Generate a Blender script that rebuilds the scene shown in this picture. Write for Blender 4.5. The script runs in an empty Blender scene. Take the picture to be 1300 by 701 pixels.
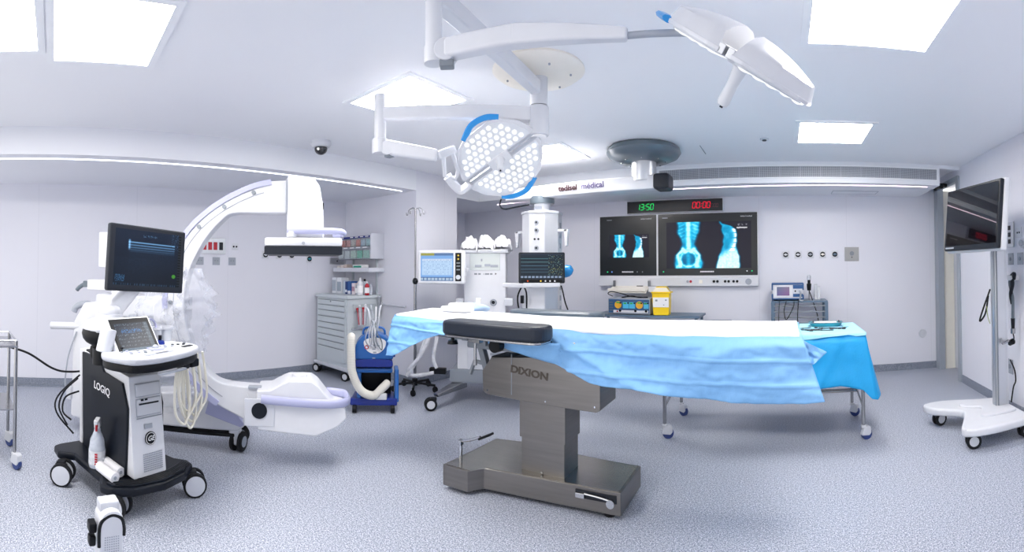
import bpy, bmesh, math, random
from mathutils import Vector, Matrix, noise
SC = bpy.context.scene
COL = SC.collection
PI = math.pi
R = math.radians

# ---------------------------------------------------------------- camera
# The photograph is a cylindrical panorama, so a central cylindrical camera is used.
FPX, HOR, PITCH, YAW = 590.0, 332.5, 0.018, 0.5845
cam_data = bpy.data.cameras.new('camera')
cam_data.type = 'PANO'
cam_data.panorama_type = 'CENTRAL_CYLINDRICAL'
cam_data.central_cylindrical_radius = 1.0
cam_data.central_cylindrical_range_u_min = -650.0 / FPX
cam_data.central_cylindrical_range_u_max = 650.0 / FPX
cam_data.central_cylindrical_range_v_min = (HOR - 701.0) / FPX
cam_data.central_cylindrical_range_v_max = HOR / FPX
cam_data.clip_start = 0.01
cam = bpy.data.objects.new('camera', cam_data)
COL.objects.link(cam)
cam.location = (0, 0, 1.5)
cam.rotation_euler = (PI / 2 + PITCH, 0, YAW)
SC.camera = cam

# ---------------------------------------------------------------- exposure, world
SC.view_settings.view_transform = 'Standard'
SC.view_settings.look = 'None'
SC.view_settings.gamma = 1.0
SC.view_settings.use_curve_mapping = False
SC.view_settings.exposure = 1.08
SC.cycles.use_denoising = True
SC.cycles.max_bounces = 10
SC.cycles.diffuse_bounces = 6
SC.cycles.glossy_bounces = 5
SC.cycles.transparent_max_bounces = 12
SC.cycles.sample_clamp_indirect = 6.0
SC.cycles.caustics_reflective = False
SC.cycles.caustics_refractive = False
world = bpy.data.worlds.new('world')
SC.world = world
world.use_nodes = True
world.node_tree.nodes['Background'].inputs[0].default_value = (1.0, 0.98, 0.955, 1)
world.node_tree.nodes['Background'].inputs[1].default_value = 0.9
PANEL_POWER = 16.0
LED_POWER = 2.0

# ---------------------------------------------------------------- materials
def srgb(h):
    h = h.lstrip('#')
    out = []
    for i in (0, 2, 4):
        c = int(h[i:i + 2], 16) / 255.0
        out.append(c / 12.92 if c <= 0.04045 else ((c + 0.055) / 1.055) ** 2.4)
    return (out[0], out[1], out[2], 1.0)

def mat(name, color, rough=0.45, metal=0.0, emit=None, es=0.0, var=0.03, scale=12.0, bump=0.0, bscale=200.0,
        alpha=1.0, trans=0.0, coat=0.0, sub=0.0, aniso=None):
    m = bpy.data.materials.new(name)
    m.use_nodes = True
    nt = m.node_tree
    b = nt.nodes['Principled BSDF']
    c = srgb(color) if isinstance(color, str) else color
    b.inputs['Roughness'].default_value = rough
    b.inputs['Metallic'].default_value = metal
    b.inputs['Alpha'].default_value = alpha
    b.inputs['Transmission Weight'].default_value = trans
    b.inputs['Coat Weight'].default_value = coat
    if emit:
        b.inputs['Emission Color'].default_value = srgb(emit)
        b.inputs['Emission Strength'].default_value = es
    tc = nt.nodes.new('ShaderNodeTexCoord')
    nz = nt.nodes.new('ShaderNodeTexNoise')
    nz.inputs['Scale'].default_value = scale
    nt.links.new(tc.outputs['Object'], nz.inputs['Vector'])
    if aniso:
        mp = nt.nodes.new('ShaderNodeMapping')
        mp.inputs['Scale'].default_value = aniso
        nt.links.new(tc.outputs['Object'], mp.inputs['Vector'])
        nt.links.new(mp.outputs['Vector'], nz.inputs['Vector'])
    rp = nt.nodes.new('ShaderNodeMix')
    rp.data_type = 'RGBA'
    rp.inputs[6].default_value = tuple(max(0, x * (1 - var)) for x in c[:3]) + (1,)
    rp.inputs[7].default_value = tuple(min(1, x * (1 + var)) for x in c[:3]) + (1,)
    nt.links.new(nz.outputs['Fac'], rp.inputs[0])
    nt.links.new(rp.outputs[2], b.inputs['Base Color'])
    if bump:
        n2 = nt.nodes.new('ShaderNodeTexNoise')
        n2.inputs['Scale'].default_value = bscale
        n2.inputs['Detail'].default_value = 3
        nt.links.new(tc.outputs['Object'], n2.inputs['Vector'])
        bp = nt.nodes.new('ShaderNodeBump')
        bp.inputs['Strength'].default_value = bump
        bp.inputs['Distance'].default_value = 0.01
        nt.links.new(n2.outputs['Fac'], bp.inputs['Height'])
        nt.links.new(bp.outputs['Normal'], b.inputs['Normal'])
    return m

def emat(name, color, strength):
    m = bpy.data.materials.new(name)
    m.use_nodes = True
    nt = m.node_tree
    nt.nodes.clear()
    e = nt.nodes.new('ShaderNodeEmission')
    e.inputs[0].default_value = srgb(color) if isinstance(color, str) else color
    e.inputs[1].default_value = strength
    o = nt.nodes.new('ShaderNodeOutputMaterial')
    nt.links.new(e.outputs[0], o.inputs[0])
    return m

def screen_mat(name, strength):
    # emission from the picture stored on the screen's own mesh, under a glossy glass coat
    m = bpy.data.materials.new(name)
    m.use_nodes = True
    nt = m.node_tree
    b = nt.nodes['Principled BSDF']
    a = nt.nodes.new('ShaderNodeVertexColor')
    a.layer_name = 'picture'
    b.inputs['Base Color'].default_value = (0.01, 0.01, 0.012, 1)
    b.inputs['Roughness'].default_value = 0.28
    b.inputs['Specular IOR Level'].default_value = 0.12
    nt.links.new(a.outputs['Color'], b.inputs['Emission Color'])
    b.inputs['Emission Strength'].default_value = strength
    return m

def floor_mat(name, base, dark, light, rough):
    m = bpy.data.materials.new(name)
    m.use_nodes = True
    nt = m.node_tree
    b = nt.nodes['Principled BSDF']
    b.inputs['Roughness'].default_value = rough
    tc = nt.nodes.new('ShaderNodeTexCoord')
    n1 = nt.nodes.new('ShaderNodeTexNoise'); n1.inputs['Scale'].default_value = 130; n1.inputs['Detail'].default_value = 4; n1.inputs['Roughness'].default_value = .7
    n2 = nt.nodes.new('ShaderNodeTexNoise'); n2.inputs['Scale'].default_value = 1.2
    n3 = nt.nodes.new('ShaderNodeTexNoise'); n3.inputs['Scale'].default_value = 60; n3.inputs['Detail'].default_value = 2
    for n in (n1, n2, n3):
        nt.links.new(tc.outputs['Object'], n.inputs['Vector'])
    r1 = nt.nodes.new('ShaderNodeValToRGB')
    e = r1.color_ramp.elements
    e[0].position = .38; e[0].color = srgb(dark)
    e[1].position = .64; e[1].color = srgb(light)
    k = e.new(.5); k.color = srgb(base)
    nt.links.new(n1.outputs['Fac'], r1.inputs[0])
    r2 = nt.nodes.new('ShaderNodeValToRGB')
    e = r2.color_ramp.elements
    e[0].position = .36; e[0].color = (.62, .64, .68, 1)
    e[1].position = .60; e[1].color = (1.0, 1.0, 1.0, 1)
    nt.links.new(n3.outputs['Fac'], r2.inputs[0])
    mx = nt.nodes.new('ShaderNodeMix'); mx.data_type = 'RGBA'; mx.blend_type = 'MULTIPLY'
    mx.inputs[0].default_value = .7
    nt.links.new(r1.outputs[0], mx.inputs[6]); nt.links.new(r2.outputs[0], mx.inputs[7])
    nt.links.new(mx.outputs[2], b.inputs['Base Color'])
    return m

def wall_mat(name, color, axis, pitch, off=0.0, rough=.4):
    # washable wall sheets with faint vertical joints
    m = mat(name, color, rough, var=.012, scale=2.0)
    nt = m.node_tree
    b = nt.nodes['Principled BSDF']
    src = b.inputs['Base Color'].links[0].from_socket
    g = nt.nodes.new('ShaderNodeNewGeometry')
    s = nt.nodes.new('ShaderNodeSeparateXYZ')
    nt.links.new(g.outputs['Position'], s.inputs[0])
    def mth(op, a, bb=None):
        n = nt.nodes.new('ShaderNodeMath'); n.operation = op
        if hasattr(a, 'links'): nt.links.new(a, n.inputs[0])
        else: n.inputs[0].default_value = a
        if bb is not None: n.inputs[1].default_value = bb
        return n.outputs[0]
    v = mth('FRACT', mth('DIVIDE', mth('ADD', s.outputs[axis], off + 40), pitch))
    f = mth('LESS_THAN', v, .006 / pitch)
    f = mth('MULTIPLY', f, .14)
    mx = nt.nodes.new('ShaderNodeMix'); mx.data_type = 'RGBA'
    nt.links.new(f, mx.inputs[0]); nt.links.new(src, mx.inputs[6])
    mx.inputs[7].default_value = srgb('#8a8fa0')
    nt.links.new(mx.outputs[2], b.inputs['Base Color'])
    return m

def clear_mat(name, color, opacity):
    m = bpy.data.materials.new(name); m.use_nodes = True
    nt = m.node_tree; nt.nodes.clear()
    t = nt.nodes.new('ShaderNodeBsdfTransparent')
    p = nt.nodes.new('ShaderNodeBsdfPrincipled')
    p.inputs['Base Color'].default_value = srgb(color); p.inputs['Roughness'].default_value = .15
    n = nt.nodes.new('ShaderNodeTexNoise'); n.inputs['Scale'].default_value = 14
    r = nt.nodes.new('ShaderNodeMapRange'); r.inputs[3].default_value = opacity * .5; r.inputs[4].default_value = min(1, opacity * 1.5)
    tc = nt.nodes.new('ShaderNodeTexCoord'); nt.links.new(tc.outputs['Object'], n.inputs['Vector'])
    nt.links.new(n.outputs['Fac'], r.inputs[0])
    x = nt.nodes.new('ShaderNodeMixShader'); o = nt.nodes.new('ShaderNodeOutputMaterial')
    nt.links.new(r.outputs[0], x.inputs[0]); nt.links.new(t.outputs[0], x.inputs[1]); nt.links.new(p.outputs[0], x.inputs[2])
    nt.links.new(x.outputs[0], o.inputs[0])
    n5 = nt.nodes.new('ShaderNodeTexNoise'); n5.inputs['Scale'].default_value = 30; nt.links.new(tc.outputs['Object'], n5.inputs['Vector'])
    bp = nt.nodes.new('ShaderNodeBump'); bp.inputs['Strength'].default_value = .8; bp.inputs['Distance'].default_value = .02
    nt.links.new(n5.outputs['Fac'], bp.inputs['Height']); nt.links.new(bp.outputs['Normal'], p.inputs['Normal'])
    return m

M = {}
M['floor'] = floor_mat('floor_vinyl', '#a9afbe', '#5f677b', '#e8ebf3', .40)
M['base'] = floor_mat('baseboard_vinyl', '#8b92a0', '#6c7382', '#a5abb8', .45)
M['wall_x'] = wall_mat('wall_sheet_x', '#dedfe8', 0, 1.25, .35)
M['wall_y'] = wall_mat('wall_sheet_y', '#dedfe8', 1, 1.25, .2)
M['ceil'] = mat('ceiling_paint', '#eff0f4', .6, var=.01, scale=1.5)
M['soffit'] = mat('soffit_paint', '#e4e6ec', .5, var=.01, scale=1.5)
M['panel'] = emat('light_panel', (1.0, .955, .90, 1), PANEL_POWER)
M['led'] = emat('led_white', '#eef0ff', LED_POWER)
M['ledpink'] = emat('led_pink', '#ffe2f2', LED_POWER)
M['alu'] = mat('aluminium', '#c9ccd2', .35, .85, var=.03)
M['frame'] = mat('lamp_frame', '#f0f2f6', .5)
M['white'] = mat('white_plastic', '#d6d8de', .32, coat=.1)
M['white2'] = mat('white_enamel', '#cacdd5', .28)
M['cream'] = mat('cream_plastic', '#efeae0', .35)
M['greyplastic'] = mat('grey_plastic', '#9da3ae', .4)
M['midgrey'] = mat('mid_grey', '#80878f', .45)
M['slate'] = mat('slate_grey', '#5e6a74', .3, coat=.3)
M['dark'] = mat('dark_plastic', '#23272f', .38)
M['black'] = mat('black_plastic', '#0f1116', .4)
M['navyblack'] = mat('navy_black', '#10151f', .35, bump=.05, bscale=400)
M['rubber'] = mat('rubber', '#1b1c20', .7)
M['hose'] = clear_mat('breathing_hose', '#e6e8ee', .8)
M['amber_cap'] = mat('amber_cap', '#d99a2a', .4)
M['amberwire'] = mat('green_wire', '#9aa86a', .5)
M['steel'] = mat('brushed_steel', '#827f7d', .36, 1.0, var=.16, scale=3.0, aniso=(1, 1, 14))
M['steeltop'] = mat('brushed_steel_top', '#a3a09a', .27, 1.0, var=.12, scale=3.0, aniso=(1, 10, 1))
M['chrome'] = mat('chrome', '#c6c8cc', .14, 1.0)
M['tubesteel'] = mat('tube_steel', '#a5a6a9', .22, 1.0)
M['lilac'] = mat('lilac_trim', '#aeb1d2', .35)
M['cabinet'] = mat('cabinet_grey', '#c3cbd0', .4)
M['cabdark'] = mat('cabinet_dark_grey', '#6f777d', .5)  # darker grey of the drawer grip strips
M['blue'] = mat('warmer_blue', '#0d5aa6', .35, coat=.2)
M['navy'] = mat('warmer_navy', '#142c86', .35)
M['drape'] = mat('light_blue_drape', '#7eb4e6', .55, var=.05, bump=.22, bscale=22)
M['cyan'] = mat('cyan_drape', '#12a4e4', .5, var=.05, bump=.15, bscale=60)
M['cyanlight'] = mat('pale_cyan_sheet', '#9ddcf2', .6, var=.03, bump=.15, bscale=90)
M['paper'] = mat('white_sheet', '#eef0f5', .7, bump=.15, bscale=60)
M['pad'] = mat('charcoal_pad', '#272d38', .33, bump=.03, bscale=500)
M['yellow'] = mat('sharps_yellow', '#f5cf10', .35)
M['red'] = mat('red_plastic', '#b01428', .4)
M['label'] = mat('paper_label', '#f0f0f2', .6)
M['cable'] = mat('probe_cable', '#dcd9cc', .45)
M['blackcable'] = mat('black_cable', '#15161a', .5)
M['clear'] = clear_mat('clear_plastic', '#dfe4f2', .17)
M['bottle'] = clear_mat('frosted_bottle', '#d3dae6', .85)
M['teal'] = mat('teal_tray', '#2f8f9f', .3)
M['surgblue'] = mat('lamp_blue', '#2a92da', .3, coat=.2)
M['screen'] = screen_mat('display', .5)
M['glassblack'] = mat('black_glass', '#0d141a', .3)
M['tvglass'] = mat('tv_glass', '#0c0a10', .035, coat=1.0)
M['wheelgrey'] = mat('wheel_grey', '#c9ccd3', .4)
M['wheelblue'] = mat('wheel_blue', '#2c3f78', .4)
M['doorcream'] = mat('door_reveal', '#e3e0d6', .5)
M['jamb'] = mat('jamb_grey', '#9aa2ac', .4)
M['steelblue'] = mat('steel_blue_frame', '#5d7389', .4)
M['deepblue'] = mat('device_blue', '#1d4f86', .35)
M['wine'] = mat('wine_letters', '#30061a', .5)
M['violet'] = mat('violet_letters', '#4a3c78', .5)
M['letters'] = mat('white_letters', '#e8e8ec', .5)
M['darkletters'] = mat('dark_letters', '#453e37', .5)
M['lens'] = emat('led_lens_light', '#fbfdff', .55)
M['lenspanel'] = mat('lens_panel', '#c9cdd4', .3, emit='#f4f7fb', es=.06)
M['green_e'] = emat('green_segments', '#25e06a', .6)
M['red_e'] = emat('red_segments', '#f0213a', .6)
M['greendot'] = emat('green_dot', '#2fe08a', .6)
M['bluedot'] = emat('blue_dot', '#6aa0ff', .5)
M['amber'] = emat('amber_dot', '#f0d060', .5)
M['orange_e'] = emat('orange_dot', '#e06038', .45)
M['white_e'] = emat('white_dot', '#e8ecf4', .45)
M['tissue'] = mat('towel_white', '#e6e6ea', .85, bump=.3, bscale=80)

for k in ('dark', 'black', 'navyblack', 'rubber', 'pad', 'blackcable'):
    M[k].node_tree.nodes['Principled BSDF'].inputs['Specular IOR Level'].default_value = .22
M['panelwhite'] = mat('panel_white', '#bfc2ca', .4)

# ---------------------------------------------------------------- building helpers
def T(x=0, y=0, z=0): return Matrix.Translation((x, y, z))
def RX(d): return Matrix.Rotation(R(d), 4, 'X')
def RY(d): return Matrix.Rotation(R(d), 4, 'Y')
def RZ(d): return Matrix.Rotation(R(d), 4, 'Z')
ID = Matrix.Identity(4)

def smooth_path(pts, n=6, closed=False):
    P = [Vector(p) for p in pts]
    if len(P) < 3: return P
    out = []
    L = len(P)
    rng = range(L if closed else L - 1)
    for i in rng:
        if closed:
            p0, p1, p2, p3 = P[(i - 1) % L], P[i], P[(i + 1) % L], P[(i + 2) % L]
        else:
            p0, p1, p2, p3 = P[max(i - 1, 0)], P[i], P[i + 1], P[min(i + 2, L - 1)]
        for k in range(n):
            t = k / n
            out.append(.5 * ((2 * p1) + (p2 - p0) * t + (2 * p0 - 5 * p1 + 4 * p2 - p3) * t * t + (3 * p1 - p0 - 3 * p2 + p3) * t ** 3))
    if not closed: out.append(P[-1])
    return out

class G:
    """collects shapes and links them as ONE mesh object"""
    def __init__(s): s.bm = bmesh.new()
    def _add(s, fn, M_):
        b = bmesh.new(); fn(b)
        b.transform(M_)
        me = bpy.data.meshes.new('t'); b.to_mesh(me); b.free()
        s.bm.from_mesh(me); bpy.data.meshes.remove(me)
        return s
    def box(s, c, d, bev=0.0, M_=ID, seg=2, rz=0):
        def fn(b):
            bmesh.ops.create_cube(b, size=1)
            bmesh.ops.scale(b, vec=d, verts=b.verts)
            if bev > 0:
                bmesh.ops.bevel(b, geom=b.edges[:], offset=min(bev, min(d) * .49), segments=seg, profile=.5, affect='EDGES')
            if rz: bmesh.ops.rotate(b, verts=b.verts, cent=(0, 0, 0), matrix=Matrix.Rotation(R(rz), 3, 'Z'))
            bmesh.ops.translate(b, vec=c, verts=b.verts)
        return s._add(fn, M_)
    def cyl(s, p0, p1, r0, r1=None, n=20, M_=ID, bev=0.0):
        p0, p1 = Vector(p0), Vector(p1)
        r1 = r0 if r1 is None else r1
        d = p1 - p0
        def fn(b):
            bmesh.ops.create_cone(b, cap_ends=True, segments=n, radius1=r0, radius2=r1, depth=d.length)
            if bev:
                ed = [e for e in b.edges if all(len(f.verts) > 4 for f in e.link_faces) is False and any(len(f.verts) > 4 for f in e.link_faces)]
                bmesh.ops.bevel(b, geom=ed, offset=bev, segments=2, profile=.5, affect='EDGES')
            q = Vector((0, 0, 1)).rotation_difference(d.normalized()).to_matrix().to_4x4()
            b.transform(T(*((p0 + p1) / 2)) @ q)
        return s._add(fn, M_)
    def tube(s, pts, r, n=8, sub=6, M_=ID, closed=False, radii=None, flat=None):
        P = smooth_path(pts, sub, closed) if sub > 1 else [Vector(p) for p in pts]
        L = len(P)
        def fn(b):
            rings = []
            nrm = None
            for i, p in enumerate(P):
                if closed: t = (P[(i + 1) % L] - P[i - 1])
                else: t = P[min(i + 1, L - 1)] - P[max(i - 1, 0)]
                t = t.normalized() if t.length > 1e-9 else Vector((0, 0, 1))
                if nrm is None:
                    a = Vector((0, 0, 1)) if abs(t.z) < .9 else Vector((1, 0, 0))
                    nrm = (a - t * a.dot(t)).normalized()
                else:
                    nrm = (nrm - t * nrm.dot(t))
                    nrm = nrm.normalized() if nrm.length > 1e-6 else Vector((0, 0, 1))
                bn = t.cross(nrm)
                rr = r if radii is None else radii[0] + (radii[1] - radii[0]) * i / max(1, L - 1)
                fx, fy = (1, 1) if flat is None else flat
                rings.append([b.verts.new(p + rr * (fx * math.cos(2 * PI * k / n) * nrm + fy * math.sin(2 * PI * k / n) * bn)) for k in range(n)])
            for i in range(L if closed else L - 1):
                A, B = rings[i], rings[(i + 1) % L]
                for k in range(n):
                    b.faces.new((A[k], A[(k + 1) % n], B[(k + 1) % n], B[k]))
            if not closed:
                b.faces.new(rings[0][::-1]); b.faces.new(rings[-1])
        return s._add(fn, M_)
    def lathe(s, prof, n=32, M_=ID):
        def fn(b):
            rings = []
            for (r, z) in prof:
                if r < 1e-5: rings.append([b.verts.new((0, 0, z))])
                else: rings.append([b.verts.new((r * math.cos(2 * PI * k / n), r * math.sin(2 * PI * k / n), z)) for k in range(n)])
            for A, B in zip(rings, rings[1:]):
                for k in range(n):
                    k2 = (k + 1) % n
                    if len(A) == 1 and len(B) == 1: continue
                    if len(A) == 1: b.faces.new((A[0], B[k2], B[k]))
                    elif len(B) == 1: b.faces.new((A[k], A[k2], B[0]))
                    else: b.faces.new((A[k], A[k2], B[k2], B[k]))
            for e, rv in ((rings[0], True), (rings[-1], False)):
                if len(e) > 2: b.faces.new(e[::-1] if rv else e)
        return s._add(fn, M_)
    def prism(s, poly, h, bev=0.0, M_=ID, seg=2):
        """polygon in local XY, extruded from z=0 to z=h"""
        def fn(b):
            v = [b.verts.new((x, y, 0)) for x, y in poly]
            f = b.faces.new(v)
            e = bmesh.ops.extrude_face_region(b, geom=[f])
            bmesh.ops.translate(b, vec=(0, 0, h), verts=[x for x in e['geom'] if isinstance(x, bmesh.types.BMVert)])
            bmesh.ops.recalc_face_normals(b, faces=b.faces)
            if bev: bmesh.ops.bevel(b, geom=b.edges[:], offset=bev, segments=seg, profile=.5, affect='EDGES')
        return s._add(fn, M_)
    def ball(s, c, r, M_=ID, n=16):
        rr = r if hasattr(r, '__len__') else (r, r, r)
        def fn(b):
            bmesh.ops.create_uvsphere(b, u_segments=n, v_segments=max(6, n // 2), radius=1)
            bmesh.ops.scale(b, vec=rr, verts=b.verts); bmesh.ops.translate(b, vec=c, verts=b.verts)
        return s._add(fn, M_)
    def torus(s, c, Rr, r, M_=ID, n=28, m=8, a0=0, a1=360):
        full = abs(a1 - a0) >= 360
        k = n if full else n + 1
        pts = [(c[0] + Rr * math.cos(R(a0 + (a1 - a0) * i / n)), c[1] + Rr * math.sin(R(a0 + (a1 - a0) * i / n)), c[2]) for i in range(k)]
        return s.tube(pts, r, m, 1, M_, closed=full)
    def grid(s, fn_, nu, nv, M_=ID):
        def fn(b):
            V = [[b.verts.new(fn_(i / nu, j / nv)) for j in range(nv + 1)] for i in range(nu + 1)]
            for i in range(nu):
                for j in range(nv):
                    b.faces.new((V[i][j], V[i + 1][j], V[i + 1][j + 1], V[i][j + 1]))
        return s._add(fn, M_)
    def build(s, name, m, parent=None, label=None, angle=38, solid=0.0, xf=None):
        me = bpy.data.meshes.new(name)
        if s.bm.faces and not solid:
            bmesh.ops.recalc_face_normals(s.bm, faces=s.bm.faces)
        s.bm.to_mesh(me); s.bm.free()
        me.materials.append(m)
        me.shade_smooth()
        me.set_sharp_from_angle(angle=R(angle))
        o = bpy.data.objects.new(name, me)
        COL.objects.link(o)
        if parent: o.parent = parent
        if xf is not None: o.matrix_local = xf
        if angle < 170 and not solid and len(me.polygons) < 4000:
            wn = o.modifiers.new('weighted_normals', 'WEIGHTED_NORMAL'); wn.keep_sharp = True; wn.weight = 80
        if label: o['label'] = label
        if solid:
            md = o.modifiers.new('thickness', 'SOLIDIFY'); md.thickness = solid; md.offset = 0
        return o

def tag(o, label, cat, group=None, kind=None):
    o['label'] = label; o['category'] = cat
    if group: o['group'] = group
    if kind: o['kind'] = kind
    return o

def thing(name, label, cat, loc=(0, 0, 0), rz=0, group=None):
    o = bpy.data.objects.new(name, None)
    o.empty_display_size = .1
    COL.objects.link(o)
    o.location = loc; o.rotation_euler = (0, 0, R(rz))
    return tag(o, label, cat, group)

def struct(name, g, m, label=None, **k):
    o = g.build(name, m, **k)
    o['kind'] = 'structure'
    if label: o['label'] = label
    return o

def copy_tree(o, parent=None):
    c = o.copy(); COL.objects.link(c)
    if parent is not None: c.parent = parent; c.matrix_parent_inverse = o.matrix_parent_inverse.copy()
    for ch in list(o.children): copy_tree(ch, c)
    return c

def text(s, size, m, parent, xf, name='lettering', ext=.0008, bold=0.0, align='CENTER', shear=0.0, label=None):
    cu = bpy.data.curves.new(name, 'FONT')
    cu.body = s; cu.size = size; cu.extrude = ext; cu.offset = bold; cu.align_x = align; cu.align_y = 'CENTER'; cu.shear = shear
    cu.resolution_u = 3
    tmp = bpy.data.objects.new('t', cu)
    me = bpy.data.meshes.new_from_object(tmp)
    bpy.data.objects.remove(tmp); bpy.data.curves.remove(cu)
    me.name = name
    me.materials.clear(); me.materials.append(m)
    o = bpy.data.objects.new(name, me); COL.objects.link(o)
    o.parent = parent; o.matrix_local = xf
    if label: o['label'] = label
    return o

# a text or screen on a face that looks along local -Y (its up is +Z, its right is +X)
FRONT = RX(90)

def lin(c):
    c = max(0.0, c)
    return c / 12.92 if c <= 0.04045 else ((c + 0.055) / 1.055) ** 2.4

def screen(name, w, h, nx, ny, fn, parent, xf, m=None):
    """a display: w x h in local XY, facing +Z, with its picture fn(u, v) -> rgb (v up)"""
    me = bpy.data.meshes.new(name)
    vs = [((i / nx - .5) * w, (j / ny - .5) * h, 0) for j in range(ny + 1) for i in range(nx + 1)]
    fs = [(j * (nx + 1) + i, j * (nx + 1) + i + 1, (j + 1) * (nx + 1) + i + 1, (j + 1) * (nx + 1) + i) for j in range(ny) for i in range(nx)]
    me.from_pydata(vs, [], fs)
    ca = me.color_attributes.new('picture', 'FLOAT_COLOR', 'POINT')
    data = []
    for j in range(ny + 1):
        for i in range(nx + 1):
            c = fn(i / nx, j / ny)
            data += [lin(c[0]), lin(c[1]), lin(c[2]), 1.0]
    ca.data.foreach_set('color', data)
    me.materials.append(m or M['screen'])
    o = bpy.data.objects.new(name, me); COL.objects.link(o)
    o.parent = parent; o.matrix_local = xf
    return o

def lerp(a, b, t): return a + (b - a) * t
def pw(tab, x):
    if x <= tab[0][0]: return tab[0][1]
    for (x0, y0), (x1, y1) in zip(tab, tab[1:]):
        if x <= x1: return y0 + (y1 - y0) * (x - x0) / (x1 - x0)
    return tab[-1][1]
def sstep(a, b, x):
    t = max(0, min(1, (x - a) / (b - a))); return t * t * (3 - 2 * t)
def N(x, y=0.0, z=0.0): return noise.noise(Vector((x, y, z)))
# ================================================================ THE ROOM
CEIL, SOF = 2.80, 2.54
LX, BX, RXW, BY, BKY = -5.85, -4.30, 2.25, 6.60, 5.60
BACK = -2.5   # the room goes on behind the camera; nothing there is in view

struct('floor', G().box((-1.7, 2.1, -.05), (8.9, 9.4, .1)), M['floor'], 'pale blue-grey speckled vinyl floor')
struct('ceiling', G().box((-1.8, 2.05, CEIL + .05), (8.1, 9.1, .1)), M['ceil'], 'white ceiling')
struct('wall_left', G().box((LX - .06, .95, 1.4), (.12, 7.0, 2.8)), M['wall_y'])
struct('wall_back', G().box((-1.6, BY + .06, 1.4), (7.9, .12, 2.8)), M['wall_x'])
# right wall: long run, then the door opening, with a lintel above
struct('wall_right', G().box((RXW + .14, (5.62 + BACK) / 2, 1.4), (.28, 5.62 - BACK, 2.8)), M['wall_y'])
struct('trim_1', G().box((RXW + .14, (5.62 + BY) / 2, 2.74), (.28, BY - 5.62, .12)), M['wall_y'], 'lintel over the sliding door')
# the solid column between the two recesses
struct('wall_column', G().box(((BX - 5.4) / 2, (4.25 + 5.07) / 2, 1.4), (5.4 + BX, .82, 2.8)), M['wall_y'], 'white column between the two recesses')
struct('wall_recess', G().box((-5.46, 5.85, 1.4), (.12, 1.6, 2.8)), M['wall_y'], 'left wall of the back recess')
# dropped ceilings
struct('trim_2', G().box(((LX + BX) / 2, (BACK + 4.25) / 2, (CEIL + SOF) / 2), (BX - LX, 4.25 - BACK, CEIL - SOF)), M['soffit'], 'dropped ceiling over the left recess')
struct('trim_3', G().box(((-5.4 + BX) / 2, (5.07 + BY) / 2, (CEIL + SOF) / 2), (5.4 + BX, BY - 5.07, CEIL - SOF)), M['soffit'], 'dropped ceiling beside the column')
struct('trim_4', G().box(((BX + 1.97) / 2, (BKY + BY) / 2, (CEIL + SOF) / 2), (1.97 - BX, BY - BKY, CEIL - SOF)), M['soffit'], 'dropped ceiling along the back wall')
struct('trim_5', G().box(((1.97 + RXW) / 2, BKY + .04, CEIL - .02), (RXW - 1.97, .08, .045)), M['soffit'], 'shallow ledge beside the dropped ceiling')
# baseboards
bh = .10
struct('baseboard_left', G().box((LX + .006, (BACK + 4.25) / 2, bh / 2), (.012, 4.25 - BACK, bh)).box((LX + .03, (BACK + 4.25) / 2, .006), (.05, 4.25 - BACK, .012)), M['base'])
struct('baseboard_back', G().box(((-5.4 + RXW) / 2, BY - .006, bh / 2), (RXW + 5.4, .012, bh)), M['base'])
struct('baseboard_right', G().box((RXW - .006, (5.6 + BACK) / 2, bh / 2), (.012, 5.6 - BACK, bh)), M['base'])
struct('baseboard_column', G().box((BX + .006, 4.66, bh / 2), (.012, .82, bh)).box(((BX - LX) / 2 + LX, 4.244, bh / 2), (BX - LX, .012, bh)), M['base'])
struct('wall_recess_end', G().box(((LX - 5.4) / 2, 4.31, 1.4), (-5.4 - LX, .12, 2.8)), M['wall_x'], 'end wall of the left recess')

# sliding door opening in the right wall
struct('trim_6', G().box((RXW + .015, BY - .10, 1.34), (.09, .16, 2.68), .004), M['jamb'], 'grey far door jamb')
struct('trim_7', G().box((RXW + .0, 5.66, 1.34), (.05, .09, 2.68), .004), M['jamb'], 'grey near door jamb')
struct('trim_8', G().box((RXW + .0, (5.62 + BY) / 2, 2.655), (.06, BY - 5.62, .07), .004), M['jamb'], 'grey door head track')
struct('trim_9', G().box((RXW + .17, BY - .09, 1.31), (.22, .1, 2.62)), M['doorcream'], 'cream reveal of the doorway')
d1 = struct('door_1', G().box((2.50, 6.03, 1.30), (.05, .86, 2.58), .004), M['white2'], 'white sliding door leaf')
hd = G().box((2.462, 5.76, 1.28), (.03, .03, .34), .006).build('door_handle', M['black'], d1)
G().box((2.47, 5.69, 1.30), (.012, .05, 2.56)).build('door_gap_dark', M['black'], d1)  # black strip put in for the darkness of the gap beside the leaf
tag(G().box((2.09, 5.98, 2.60), (.07, .17, .06), .015).ball((2.09, 5.88, 2.585), .036).box((2.16, 6.0, 2.62), (.1, .06, .05), .01)
    .build('door_sensor', M['black']), 'small black sensor on the head of the sliding door', 'sensor')

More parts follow.
